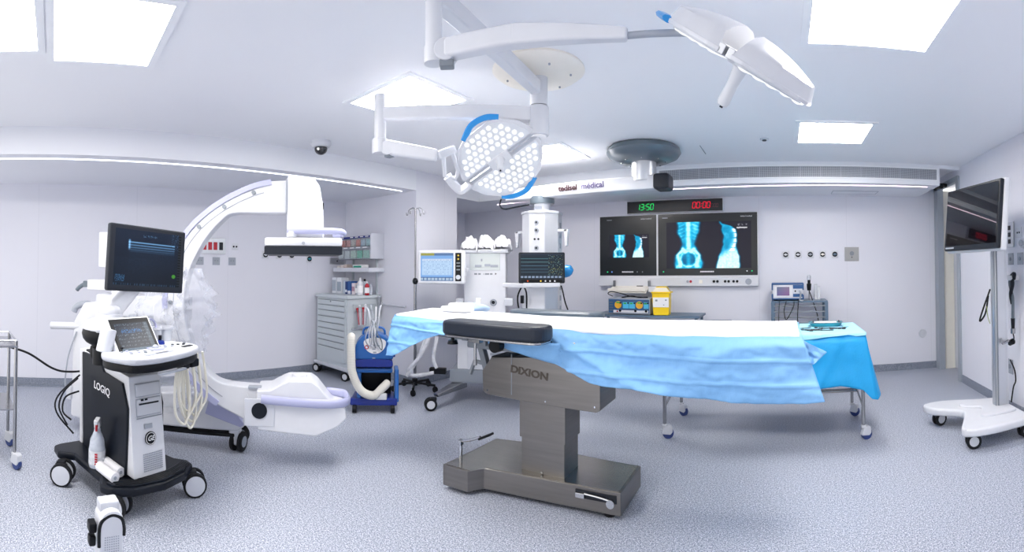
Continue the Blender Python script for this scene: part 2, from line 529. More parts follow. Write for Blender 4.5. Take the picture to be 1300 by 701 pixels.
# ---------------------------------------------------------------- ceiling light panels
LP = [(-2.545, 2.42, .75, .68, 'square ceiling light panel behind the near surgical lamp arms'),
      (-2.52, 4.52, .74, .74, 'ceiling light panel between the surgical lamp and the back bulkhead'),
      (.485, 4.41, .74, .73, 'small looking ceiling light panel over the instrument table, farthest on the right'),
      (.50, 2.32, .78, .72, 'large ceiling light panel at the top right, beside the edge-on surgical lamp'),
      (-2.545, .28, .79, .68, 'large ceiling light panel at the top left, nearer the middle of the room'),
      (-2.46, -.42, .70, .70, 'ceiling light panel cut by the left edge of the photo')]
for (x, y, w, d, lb) in LP:
    t = thing('ceiling_light', lb, 'ceiling light', (x, y, CEIL), 0, 'recessed ceiling light panels')
    g = G()
    f = .045
    for sx, sy, ww, dd in ((0, 1, w, f), (0, -1, w, f), (1, 0, f, d - 2 * f), (-1, 0, f, d - 2 * f)):
        g.box((sx * (w - f) / 2, sy * (d - f) / 2, -.006), (ww, dd, .012))
    g.build('frame', M['frame'], t)
    G().box((0, 0, -.002), (w - 2 * f, d - 2 * f, .006)).build('diffuser', M['panel'], t)

# LED lines in the dropped ceilings
tag(G().box((-4.47, .8, SOF - .002), (.022, 6.7, .008)).build('led_strip', M['led']), 'long white light line in the dropped ceiling over the left recess', 'light strip')
tag(G().box((-3.0, 5.93, SOF - .002), (2.5, .018, .008), rz=-3.2).build('led_strip', M['ledpink']), 'pinkish light line left of the ceiling pendant, in the back bulkhead', 'light strip')
tag(G().box((.03, 5.77, SOF - .002), (3.62, .018, .008), rz=-1.4).build('led_strip', M['ledpink']), 'light line above the wall screens, in the back bulkhead', 'light strip')

# air grille on the back bulkhead
t = thing('air_grille', 'long louvred air grille along the back bulkhead', 'air grille', (.2, BKY - .004, 2.675))
w = 3.46; h = .13
g = G()
g.box((0, 0, h / 2 + .008), (w + .03, .014, .016), .003).box((0, 0, -h / 2 - .008), (w + .03, .014, .016), .003)
g.box((-w / 2 - .007, 0, 0), (.016, .014, h + .03), .003).box((w / 2 + .007, 0, 0), (.016, .014, h + .03), .003)
g.build('frame', M['frame'], t)
G().box((0, .004, 0), (w, .006, h)).build('backing', M['midgrey'], t)
g = G()
for k in range(9): g.box((0, -.003, -h / 2 + h * (k + .5) / 9), (w, .006, .0055))
g.build('slat', mat('grille_slat', '#b9bcc6', .4), t)['kind'] = 'stuff'
g = G()
for k in range(140): g.box((-w / 2 + w * (k + .5) / 140, -.002, 0), (.004 if k % 10 else .010, .008, h))
g.build('divider', mat('grille_divider', '#c3c6d0', .4), t)['kind'] = 'stuff'
# access hatch outline in the soffit, hatches in the ceiling
t = thing('access_hatch', 'flush access hatch in the underside of the back bulkhead', 'hatch', (.98, 6.3, SOF))
g = G()
for sx, sy, ww, dd in ((0, 1, .62, .008), (0, -1, .62, .008), (1, 0, .008, .24), (-1, 0, .008, .24)):
    g.box((sx * .31, sy * .12, -.002), (ww, dd, .006))
g.build('frame', M['greyplastic'], t)
G().box((0, 0, -.001), (.61, .23, .004)).build('panel', M['soffit'], t)
t = thing('ceiling_seam', 'thin dark joint line in the ceiling near the grey pendant disc', 'joint', (-.86, 4.95, CEIL))
G().box((0, 0, -.001), (.008, .36, .004)).build('joint', M['midgrey'], t)
t = thing('smoke_detector', 'tiny dark flush fitting in the ceiling left of the far light panel', 'detector', (-.18, 4.62, CEIL))
G().cyl((0, 0, 0), (0, 0, -.012), .045).build('rim', M['white'], t)
G().cyl((0, 0, -.010), (0, 0, -.020), .022).build('eye', M['dark'], t)

# dome camera
t = thing('security_camera', 'white security camera with black dome hanging from the ceiling', 'security camera', (-3.95, 2.55, CEIL))
G().lathe([(0, 0), (.10, 0), (.105, -.03), (.085, -.06), (.06, -.065), (0, -.065)], 28).build('housing', M['white'], t)
G().ball((0, 0, -.075), (.068, .068, .062)).build('dome', M['tvglass'], t)
G().cyl((.03, -.045, -.085), (.036, -.056, -.09), .014).build('lens', M['chrome'], t)

# ---------------------------------------------------------------- sockets and gas outlets
def gas_outlet(loc, rz, lb, ring='white', body='greyplastic', grp='round gas outlets on the walls'):
    t = thing('gas_outlet', lb, 'gas outlet', loc, rz, grp)
    G().box((0, -.006, 0), (.10, .012, .11), .008).build('plate', M['white'], t)
    G().cyl((0, -.012, 0), (0, -.022, 0), .037).build('ring', M['dark'], t)
    G().cyl((0, -.020, 0), (0, -.028, 0), .016).box((0, -.024, 0), (.06, .006, .012)).build('connector', M[ring], t)
    return t
names = ['leftmost of the row of five round gas outlets on the back wall', 'second from left of the five gas outlets on the back wall',
         'middle of the five round gas outlets on the back wall', 'fourth of the five gas outlets, with a pale yellowish centre',
         'rightmost of the five gas outlets, beside the steel socket plate']
for k in range(5):
    gas_outlet((.03 + .175 * k, BY - .001, 1.70), 0, names[k], ['white', 'white', 'greyplastic', 'cream', 'steelblue'][k])
t = thing('socket_plate', 'square steel plate with round centre right of the gas outlets', 'socket plate', (.975, BY - .001, 1.70))
G().box((0, -.006, 0), (.205, .012, .20), .004).build('plate', mat('satin_plate', '#a3a3a2', .5), t)
G().cyl((0, -.012, .01), (0, -.02, .01), .032).build('knob', M['midgrey'], t)
G().cyl((0, -.012, -.045), (0, -.018, -.045), .008).build('screw', M['dark'], t)
t = thing('wall_vent', 'round white cap low on the back wall near the doorway', 'vent', (2.02, BY - .001, .52))
G().lathe([(0, .012), (.03, .014), (.045, .010), (.058, .014), (.064, 0), (0, 0)], 28, FRONT).build('cover', M['white2'], t)

# left recess wall: plate group (seen below the C-arm) -- wall faces +X
def onleft(name, lb, cat, y, z, grp=None): return thing(name, lb, cat, (LX + .001, y, z), 90, grp)
t = onleft('switch_panel', 'steel panel with red and black sockets behind the curved arm', 'switch panel', 2.06, 1.80)
G().box((0, -.008, 0), (.40, .016, .215), .004).build('plate', M['alu'], t)
for k, mm in ((-1.6, 'red'), (-.55, 'red'), (.45, 'red')):
    G().box((k * .075 + .02, -.018, .0), (.052, .012, .105), .003).build('socket', M[mm], t)
G().box((.135, -.018, 0), (.052, .012, .105), .003).cyl((.135, -.02, .02), (.135, -.028, .02), .014).build('socket', M['dark'], t)
t = onleft('wall_socket', 'small white double socket right of the red socket panel', 'socket', 2.40, 1.80)
G().box((0, -.005, 0), (.10, .010, .09), .003).build('plate', M['white'], t)
for k in (-1, 1): G().cyl((k * .02, -.010, 0), (k * .02, -.014, 0), .013).build('hole', M['dark'], t)
for k, (y, lb) in enumerate(((1.90, 'leftmost of three grey square wall plates under the red socket panel'), (2.13, 'middle one of three grey square wall plates under the red socket panel'), (2.36, 'rightmost of three grey square wall plates under the red socket panel'))):
    t = onleft('wall_socket', lb, 'socket', y, 1.60, 'grey square wall plates')
    G().box((0, -.005, 0), (.105, .010, .105), .003).build('plate', M['greyplastic'], t)
    for q in (-1, 1): G().cyl((q * .018, -.010, .006), (q * .018, -.014, .006), .008).build('hole', M['midgrey'], t)
for k, (y, rg, lb) in enumerate(((2.86, 'white', 'round gas outlet nearest the socket plates on the left recess wall'), (3.08, 'white', 'gas outlet in the middle of the left recess wall'), (3.28, 'greyplastic', 'gas outlet half hidden by the detector edge on the left recess wall'), (3.58, 'teal', 'gas outlet with a turquoise plug just under the detector'))):
    o = gas_outlet((LX + .001, y, 1.70 if k < 3 else 1.655), 90, lb, rg)
t = onleft('wall_socket', 'grey rectangular wall plate just below the detector edge', 'socket', 4.08, 1.63)
G().box((0, -.005, 0), (.26, .010, .10), .003).build('plate', M['alu'], t)
G().cyl((0, -.010, 0), (0, -.016, 0), .012).build('knob', M['dark'], t)

# right wall plates (wall faces -X)
def onright(name, lb, cat, y, z, grp=None): return thing(name, lb, cat, (RXW - .001, y, z), -90, grp)
t = onright('switch_panel', 'tall steel socket panel on the right wall behind the screen pole', 'switch panel', 4.22, 1.82)
G().box((0, -.008, 0), (.16, .016, .26), .004).build('plate', M['alu'], t)
for k in range(3): G().box((0, -.017, .07 - .07 * k), (.05, .010, .045), .003).build('socket', M['dark'], t)
t = onright('wall_socket', 'white socket high on the right wall beside the steel panel', 'socket', 4.04, 1.83)
G().box((0, -.005, 0), (.12, .010, .10), .003).build('plate', M['white'], t)
for k in (-1, 1): G().cyl((k * .02, -.010, 0), (k * .02, -.014, 0), .010).build('hole', M['dark'], t)
for y, lb in ((4.22, 'grey square plate on the right wall just under the tall steel panel'), (4.02, 'grey square plate on the right wall nearest the photo edge')):
    t = onright('wall_socket', lb, 'socket', y, 1.57, 'grey plates on the right wall')
    G().box((0, -.005, 0), (.11, .010, .12), .003).build('plate', M['greyplastic'], t)
    G().cyl((0, -.010, 0), (0, -.015, 0), .02).build('centre', M['midgrey'], t)
t = onright('wall_socket', 'low grey socket on the right wall behind the pole cable', 'socket', 4.27, .46)
G().box((0, -.005, 0), (.12, .010, .15), .003).build('plate', M['greyplastic'], t)
G().cyl((0, -.010, 0), (0, -.018, 0), .024).build('centre', M['midgrey'], t)
# ================================================================ THE OPERATING TABLE
t = thing('operating_table', 'tall steel operating table with charcoal pad, standing in the middle of the room', 'operating table', (-1.5, 2.80, 0), 2)
# base: wider T-shaped foot on the left, plain slab to the right (local: x along the table, -y to the viewer)
poly = [(-.66, -.39), (-.46, -.375), (-.40, -.27), (-.20, -.235), (.02, -.21), (.26, -.195), (.53, -.20), (.54, .21), (-.40, .30), (-.64, .24)]
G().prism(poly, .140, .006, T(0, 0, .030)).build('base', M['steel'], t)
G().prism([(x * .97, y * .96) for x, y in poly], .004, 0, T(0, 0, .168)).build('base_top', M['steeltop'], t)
g = G()
for x, y in ((-.55, -.28), (-.5, .15), (.44, -.14), (.44, .13)): G().cyl((x, y, 0), (x, y, .035), .035).build('foot', M['rubber'], t)
# recess with foot lever in the front of the base
G().box((.37, -.197, .125), (.27, .012, .05), .003).build('lever_slot', M['dark'], t)
G().box((.27, -.208, .12), (.06, .02, .03), .004).build('lever', M['chrome'], t)
G().cyl((.47, -.19, .105), (.47, -.225, .105), .026).tube([(.30, -.21, .135), (.40, -.213, .13), (.47, -.213, .12)], .007).build('lock_lever', M['chrome'], t)
# brake pedal at the left of the base
g = G().cyl((-.60, -.27, .17), (-.60, -.27, .30), .013).box((-.60, -.27, .30), (.03, .035, .04), .004).tube([(-.60, -.27, .305), (-.52, -.27, .33), (-.43, -.27, .37)], .010, sub=1)
p = g.build('brake_lever', M['chrome'], t)
G().box((-.385, -.27, .385), (.11, .05, .016), .004, T(-.385, -.27, .385) @ RY(-28) @ T(.385, .27, -.385)).build('pedal', M['black'], p)
# telescopic column
cw = .335; cd = .24; cx = -.02; cy = -.04
G().box((cx, cy, .29), (cw - .02, cd - .02, .26), .003).build('column_lower', M['steel'], t)
G().box((cx, cy, .52), (cw, cd, .26), .003).build('column_upper', M['steel'], t)
G().cyl((cx + .0, cy - cd / 2 + .008, .185), (cx, cy - cd / 2 - .004, .185), .006).build('screw', M['chrome'], t)
# head of the column: long steel shroud with sloping ends
sh = [(-.44, .64), (-.47, .66), (-.475, .80), (-.40, .90), (.34, .97), (.395, .86), (.395, .64), (.37, .625)]
hy0 = -.185
G().prism([(x, z) for x, z in sh], .30, .006, T(0, hy0 + .30, 0) @ RX(90)).build('head', M['steel'], t)
G().box((-.32, hy0 + .15, .895), (.20, .25, .03), .01, T(-.32, 0, .895) @ RY(-4) @ T(.32, 0, -.895)).build('bellows', M['black'], t)
G().box((-.235, hy0 + .0, .80), (.006, .004, .27)).build('seam', M['midgrey'], t)
text('DIXION', .066, M['darkletters'], t, T(-.10, hy0 - .0015, .825) @ RY(-0) @ FRONT @ RZ(-5.5) @ Matrix.Diagonal((1.22, 1, 1, 1)), 'lettering', bold=.0026, label='dark engraved capital letters')
for x, z in ((.02, .655), (.36, .66), (-.43, .67)):
    G().cyl((x, hy0 + .01, z), (x, hy0 - .004, z), .006, n=10).build('screw', M['chrome'], t)
# slanted support and table frame
G().box((-.55, -.06, .88), (.045, .05, .30), .004, T(-.55, 0, .88) @ RY(-18) @ T(.55, 0, -.88)).build('support', M['midgrey'], t)
G().tube([(-.50, -.02, .80), (-.66, -.02, .82), (-.70, -.02, .72)], .018, sub=1, n=6).build('strut', M['midgrey'], t)
G().box((.06, .16, 1.00), (2.6, .50, .04), .006).build('table_frame', M['midgrey'], t)
G().box((.10, .19, 1.062), (2.68, .52, .085), .03).build('mattress', M['pad'], t)
G().box((-.25, .0, .975), (.70, .40, .05), .01).build('tilt_plate', M['midgrey'], t)
# side rail with clamps, in front
G().box((-.25, -.20, 1.035), (.98, .012, .03), .003).build('side_rail', M['tubesteel'], t)

# near arm board (the dark cushion in front) with clamps: moves with the table
def rrect(x0, x1, y0, y1, r, n=6, sk=0):
    out = []
    for cx_, cy_, a in ((x1 - r, y1 - r, 0), (x0 + r, y1 - r, 90), (x0 + r, y0 + r, 180), (x1 - r, y0 + r, 270)):
        for k in range(n + 1):
            q = R(a + 90 * k / n); out.append((cx_ + r * math.cos(q) + sk * (cy_ + r * math.sin(q)), cy_ + r * math.sin(q)))
    return out
ab = G().prism(rrect(-.39, .39, -.115, .115, .085), .095, .022, T(-.262, -.345, 1.068), 3).build('arm_board', M['pad'], t)
G().prism(rrect(-.38, .38, -.105, .105, .08), .014, .003, T(-.262, -.345, 1.054)).build('board_plate', M['tubesteel'], ab)
g = G().cyl((-.60, -.36, 1.02), (-.60, -.36, 1.06), .012).cyl((-.60, -.36, .995), (-.60, -.36, 1.022), .038, .03)
g.build('clamp_knob', M['black'], ab)
G().cyl((-.26, -.30, 1.01), (-.26, -.36, 1.01), .042).build('clamp_knob', M['black'], ab)
g = G().box((-.42, -.34, 1.035), (.09, .05, .035), .004).cyl((-.42, -.345, 1.03), (-.42, -.345, .90), .010).cyl((-.42, -.345, .90), (-.42, -.345, .87), .013)
g.build('clamp_lever', M['tubesteel'], ab)
G().box((-.50, -.34, 1.04), (.05, .04, .03), .004).build('clamp', M['midgrey'], ab)
G().box((-.34, -.34, 1.03), (.02, .03, .05), .003).build('clamp', M['midgrey'], ab)
# far arm board, only its grey edge shows past the white sheet
fb = G().prism(rrect(-.46, .46, -.12, .12, .11), .06, .02, T(-.45, .93, 1.075), 3).build('arm_board', M['slate'], t)
G().box((-.45, .72, 1.05), (.05, .34, .02), .004).build('board_bracket', M['tubesteel'], fb)

# drapes ---------------------------------------------------------
LOW = [(-3.0, .79), (-2.85, .80), (-2.70, .87), (-2.50, .97), (-2.35, 1.02), (-2.0, 1.03), (-1.85, 1.00), (-1.55, .945), (-1.42, .93), (-1.30, .88), (-1.15, .815), (-.75, .80), (-.30, .755), (.02, .755), (.22, .77)]
def crease(x, z):
    # folds left by the packing of the sheet, plus random crumple
    a = 0
    for d in (.14, .27): a += .016 * math.exp(-((z - (1.12 - d) + .02 * x) / .006) ** 2)
    a += .030 * N(x * 2.0 + z * 2, z * 5, 1.7) + .018 * N(x * 5 - z * 4, z * 8, 4.1) + .014 * abs(N(x * 9 + z * 9, z * 12 - x * 3, 7.7)) + .006 * N(x * 26, z * 30, 2)
    a += .022 * math.exp(-((x + .55 - (z - .9) * 1.6) / .10) ** 2) + .02 * math.exp(-((x + 1.15 + (z - .95) * 2.2) / .06) ** 2)
    return a
def drape_pt(u, v):
    # u along the table, v around: 0 far hem .. 1 near hem
    xl, xr = -2.93, .10
    x = lerp(xl, xr, u)
    ztop = 1.122
    if v < .12:
        f = v / .12
        return Vector((x - .22 * (1 - u) ** 6 + .03 * N(x * 3, f), 3.30 + .02 * (1 - f), lerp(.93 + .03 * N(x * 2, 5), ztop, f)))
    if v < .45:
        f = (v - .12) / .33
        y = lerp(3.30, 2.655, f)
        xx = x - .22 * (1 - f) * max(0, (.25 - u) / .25) ** 1.5
        if u > .97: xx += .0
        return Vector((xx, y, ztop + .004 * N(xx * 6, y * 6)))
    f = (v - .45) / .55
    zl = pw(LOW, x)
    amt = sstep(0, .18, f)
    left = max(0, (.13 - u) / .13)
    right = max(0, (u - .90) / .10)
    z = lerp(ztop, zl, f)
    y = 2.645 - amt * (.035 + .03 * f + crease(x, z) * 1.0)
    xx = x + right * f * .12 + left * f * .02
    y -= left * f * .05
    if u > .985: z += .0
    return Vector((xx, y, z + .008 * N(x * 4, f * 3, 9) * f))
g = G().grid(drape_pt, 230, 64)
tag(g.build('surgical_drape', M['drape'], angle=180, solid=.002), 'light blue crinkled drape hanging over the side of the operating table', 'drape')
# folded corner of the drape that swings round the right end
def flap(u, v):
    a = Vector((.10, 2.66, 1.118)); b = Vector((.10, 3.24, 1.118))
    A_, B_, C_, D_ = Vector((.085, 2.665, 1.10)), Vector((.25, 2.74, 1.005)), Vector((.175, 2.70, .955)), Vector((.13, 2.64, .93))
    q = A_.lerp(B_, u).lerp(D_.lerp(C_, u), v)
    return q + Vector((0, .03 * math.sin(u * 5) * v + .015 * N(u * 4, v * 4), 0))
    top = a.lerp(b, v)
    return Vector((top.x + .015 + u * (.10 - .07 * v) + .02 * math.sin(v * 9), top.y, top.z - u * (.11 + .04 * math.sin(v * 7 + 1)) + .01 * N(u * 5, v * 7)))
g = G().grid(flap, 14, 26)
tag(g.build('surgical_drape', M['drape'], angle=180, solid=.002), 'short folded blue drape end on the right tip of the operating table', 'drape')

# blue cloth pulled tight below the pad, right of the head of the column
def under(u, v):
    x = lerp(-1.98, -1.33, u)
    zt = 1.045; zb = pw([(-1.98, 1.00), (-1.75, .985), (-1.50, .935), (-1.33, .90)], x)
    return Vector((x, 2.60 - .10 * math.sin(u * 3.0) * (1 - v * .4) + .012 * N(x * 9, v * 3), lerp(zt, zb, v)))
tag(G().grid(under, 30, 8).build('surgical_drape', M['drape'], angle=180, solid=.002), 'narrow strip of blue drape showing under the charcoal arm pad', 'drape')

# white sheet on top
def sheet(u, v):
    yn = 2.648 + .012 * N(u * 9, 3)
    x = lerp(-2.91, .085, u)
    y = lerp(yn, 3.31, v)
    if v < .08: return Vector((x, yn - .006, 1.128 - .02 * (1 - v / .08) * (1.0 + .8 * N(u * 14, 1))))
    return Vector((x - .20 * v * max(0, (.25 - u) / .25) ** 1.5, y, 1.130 + .004 * N(x * 5, y * 5) + .006 * max(0, N(x * 1.7, y * 3, 8))))
tag(G().grid(sheet, 120, 26).build('white_sheet', M['paper'], angle=180, solid=.002), 'long white sheet spread over the top of the operating table', 'sheet')

# things lying on the far left of the table
t = thing('dressing_packs', 'small stack of white dressing packs at the far edge of the operating table', 'packs', (-2.62, 3.10, 1.142), 8)
G().box((0, 0, .022), (.26, .15, .044), .012).build('pack', M['paper'], t)
G().box((.03, .02, .058), (.20, .12, .026), .010).build('pack', M['label'], t)
def glovebump(u, v):
    a = u * 2 * PI
    r = .11 * (1 + .25 * N(math.cos(a) * 2, math.sin(a) * 2, 3)) * math.sin(v * PI / 2)
    return Vector((r * math.cos(a) * 1.4, r * math.sin(a), .055 * math.cos(v * PI / 2) * (1 + .5 * N(u * 6, v * 6))))

# ================================================================ INSTRUMENT TABLE
t = thing('instrument_table', 'long steel instrument table on casters under the bright cyan cover', 'table', (-.19, 4.36, 0), 0)
X0, X1, Y0, Y1, TZ = -.87, .87, -.34, .34, .915
G().box((0, 0, TZ), (2 * X1 + .04, .70, .03), .006).build('tabletop', M['tubesteel'], t)
legs = []
def caster(parent, x, y, a=0, zl=.13, housing='wheelgrey', wheel='wheelblue', r=.05):
    c = G().box((x, y, zl - .012), (.045, .045, .03), .01)
    mm = T(x, y, 0) @ RZ(a)
    c.prism([(-.045, .045), (-.03, .10), (.02, .125), (.045, .11), (.05, .06), (.03, .035)], .05, .008, mm @ T(.02, .025, 0) @ RX(90))
    c = c.build('caster', M[housing], parent)
    G().cyl((.03, -.016, r), (.03, .016, r), r, n=24, M_=mm, bev=.004).build('wheel', M[wheel], c)
    return c
for x, y in ((X0, Y0), (X1, Y0), (X0, Y1), (X1, Y1)):
    G().cyl((x, y, .13), (x, y, TZ), .0165).build('leg', M['tubesteel'], t)
    caster(t, x, y, 20 if y < 0 else -30)
G().cyl((X0 + .0, 0, .34), (X1, 0, .34), .011).cyl((X0, .05, .345), (X1, .05, .345), .008).build('stretcher', M['tubesteel'], t)
for x in (X0, X1):
    G().tube([(x, Y0, .28), (x, 0, .35), (x, Y1, .28)], .016, sub=1, flat=(1, .6)).build('cross_bar', M['tubesteel'], t)

def cover(u, v):
    # u along x, v from the far edge round to the near hem
    x = lerp(-1.06, .70, u)
    zt = .936
    if v < .40:
        f = v / .40
        return Vector((x, lerp(4.72, 4.00, f), zt + .003 * N(x * 5, f * 4)))
    f = (v - .40) / .60
    low = pw([(-1.1, .60), (-.2, .52), (.15, .475), (.45, .50), (.60, .46), (.66, .38), (.70, .37)], x)
    z = lerp(zt, low, f)
    amt = sstep(0, .15, f)
    wv = .028 * N(x * 4, f * 2.4, 2) + .012 * N(x * 11, f * 4, 6)
    # a diagonal tuck running from the corner
    tk = .03 * math.exp(-((x - .50 + .25 * f) / .05) ** 2) * f
    return Vector((x + .09 * f * max(0, u - .8) * 5, 3.985 - amt * (.02 + .05 * f + (wv + tk) * min(1, (1 - u) * 12)), z))
tag(G().grid(cover, 90, 44).build('table_cover', M['cyan'], angle=180, solid=.002), 'bright cyan cover hanging from the near side of the instrument table', 'cover')
def cover_end(u, v):
    y = lerp(3.985, 4.72, u)
    f = v
    low = pw([(3.95, .36), (4.05, .42), (4.3, .50), (4.72, .55)], y)
    low = pw([(0, .37), (.12, .40), (.35, .52), (.6, .46), (1, .55)], u)
    z = lerp(.936, low, f)
    return Vector((.70 + .09 * f + .045 * math.sin(u * 13) * f, y - (.02 * sstep(0, .15, f) + .05 * f) * (1 - u) ** 2, z))
tag(G().grid(cover_end, 40, 30).build('table_cover', M['cyan'], angle=180, solid=.002), 'cyan corner of cover falling over the right end of the instrument table', 'cover')
def top_sheet(u, v):
    x = lerp(-.20, .705, u)
    yn = 3.99 + .03 * N(u * 5, 2)
    y = lerp(4.725, yn, min(1, v / .8))
    if v <= .8: return Vector((x, y, .941 + .0015 * N(x * 8, y * 8)))
    f = (v - .8) / .2
    drop = pw([(-.2, .06), (.12, .055), (.35, .03), (.55, .012), (.62, .03), (.705, .02)], x)
    return Vector((x, yn - .022 - .012 * f, .94 - drop * f))
tag(G().grid(top_sheet, 50, 30).build('cover_sheet', M['cyanlight'], angle=180, solid=.0015), 'pale blue sheet lying on top of the instrument table', 'sheet')

# tray and instruments
t = thing('instrument_tray', 'teal kidney tray with steel rim near the far edge of the instrument table', 'tray', (.40, 4.50, .944), 0)
def oval(a, b, n=36): return [(a * math.cos(2 * PI * k / n), b * math.sin(2 * PI * k / n)) for k in range(n)]
g = G()
def traywall(u, v):
    a = u * 2 * PI
    s_ = lerp(.86, 1.0, v)
    return Vector((.165 * s_ * math.copysign(abs(math.cos(a)) ** .6, math.cos(a)), .085 * s_ * math.copysign(abs(math.sin(a)) ** .6, math.sin(a)), .035 * v))
G().grid(traywall, 48, 4).prism([(.142 * math.copysign(abs(math.cos(2 * PI * k / 48)) ** .6, math.cos(2 * PI * k / 48)), .073 * math.copysign(abs(math.sin(2 * PI * k / 48)) ** .6, math.sin(2 * PI * k / 48))) for k in range(48)], .002).build('tray', M['teal'], t)
G().tube([(.167 * math.copysign(abs(math.cos(2 * PI * k / 40)) ** .6, math.cos(2 * PI * k / 40)), .087 * math.copysign(abs(math.sin(2 * PI * k / 40)) ** .6, math.sin(2 * PI * k / 40)), .036) for k in range(40)], .004, 6, 1, closed=True).build('rim', M['chrome'], t)
G().box((.0, 0, .030), (.22, .11, .010), .004).build('gauze', M['paper'], t)
for x in (-.12, .13): G().cyl((x, -.05, .03), (x, .01, .044), .008).build('clip', M['dark'], t)
def scissors(loc, rz, lb, s_=1.0, open_=12):
    s_ *= 1.15
    t = thing('surgical_scissors', lb, 'scissors', loc, rz, 'steel instruments on the pale blue sheet')
    for k in (-1, 1):
        mm = RZ(k * open_)
        g = G().tube([(-.005, 0, .004), (.035 * s_, -k * .004, .004), (.09 * s_, 0, .003)], .004, 6, 3, mm, radii=(.005, .0015))
        g.tube([(0, 0, .004), (-.05 * s_, k * .006, .005), (-.075 * s_, k * .010, .005)], .0035, 6, 3, mm)
        g.torus((-.092 * s_, k * .012, .005), .016, .0038, mm, 14, 6)
        g.build('blade', M['steelblack'], t)
    G().cyl((0, 0, 0), (0, 0, .009), .006, n=10).build('pivot', M['steelblack'], t)
M['steelblack'] = mat('dark_instrument_steel', '#2c2f36', .35, .4)
scissors((.17, 4.30, .944), 15, 'dark scissors at the left end of the instruments, beside the white sheet', 1.0, 20)
scissors((.16, 4.20, .944), -20, 'second scissors at the left, nearer the edge of the pale blue sheet', .9)
scissors((.31, 4.22, .944), 35, 'open scissors in the middle of the instruments, in front of the teal tray', 1.1, 24)
scissors((.33, 4.15, .944), -8, 'scissors lying nearest the hanging edge in the middle', 1.1, 10)
scissors((.42, 4.30, .944), -12, 'long scissors lying right in front of the teal tray', 1.2, 8)
scissors((.55, 4.30, .944), 70, 'scissors pointing away at the right end of the instruments', .8, 22)
scissors((.50, 4.25, .944), 20, 'small scissors just left of the one at the right end', .7)
# wire basket frame in the gap between the tables
t = thing('wire_rack', 'low wire rack lying behind the operating table, left of the instrument table cover', 'rack', (-.70, 4.50, .944), 0)
G().tube([(-.18, -.08, 0), (-.18, -.08, .05), (.18, -.08, .05), (.18, -.08, 0)], .006, sub=1).tube([(-.18, .08, 0), (-.18, .08, .05), (.18, .08, .05), (.18, .08, 0)], .006, sub=1).build('frame', M['tubesteel'], t)
g = G()
for k in range(5): g.cyl((-.14 + .07 * k, -.08, .05), (-.14 + .07 * k, .08, .05), .003, n=8)
g.build('wire', M['tubesteel'], t)
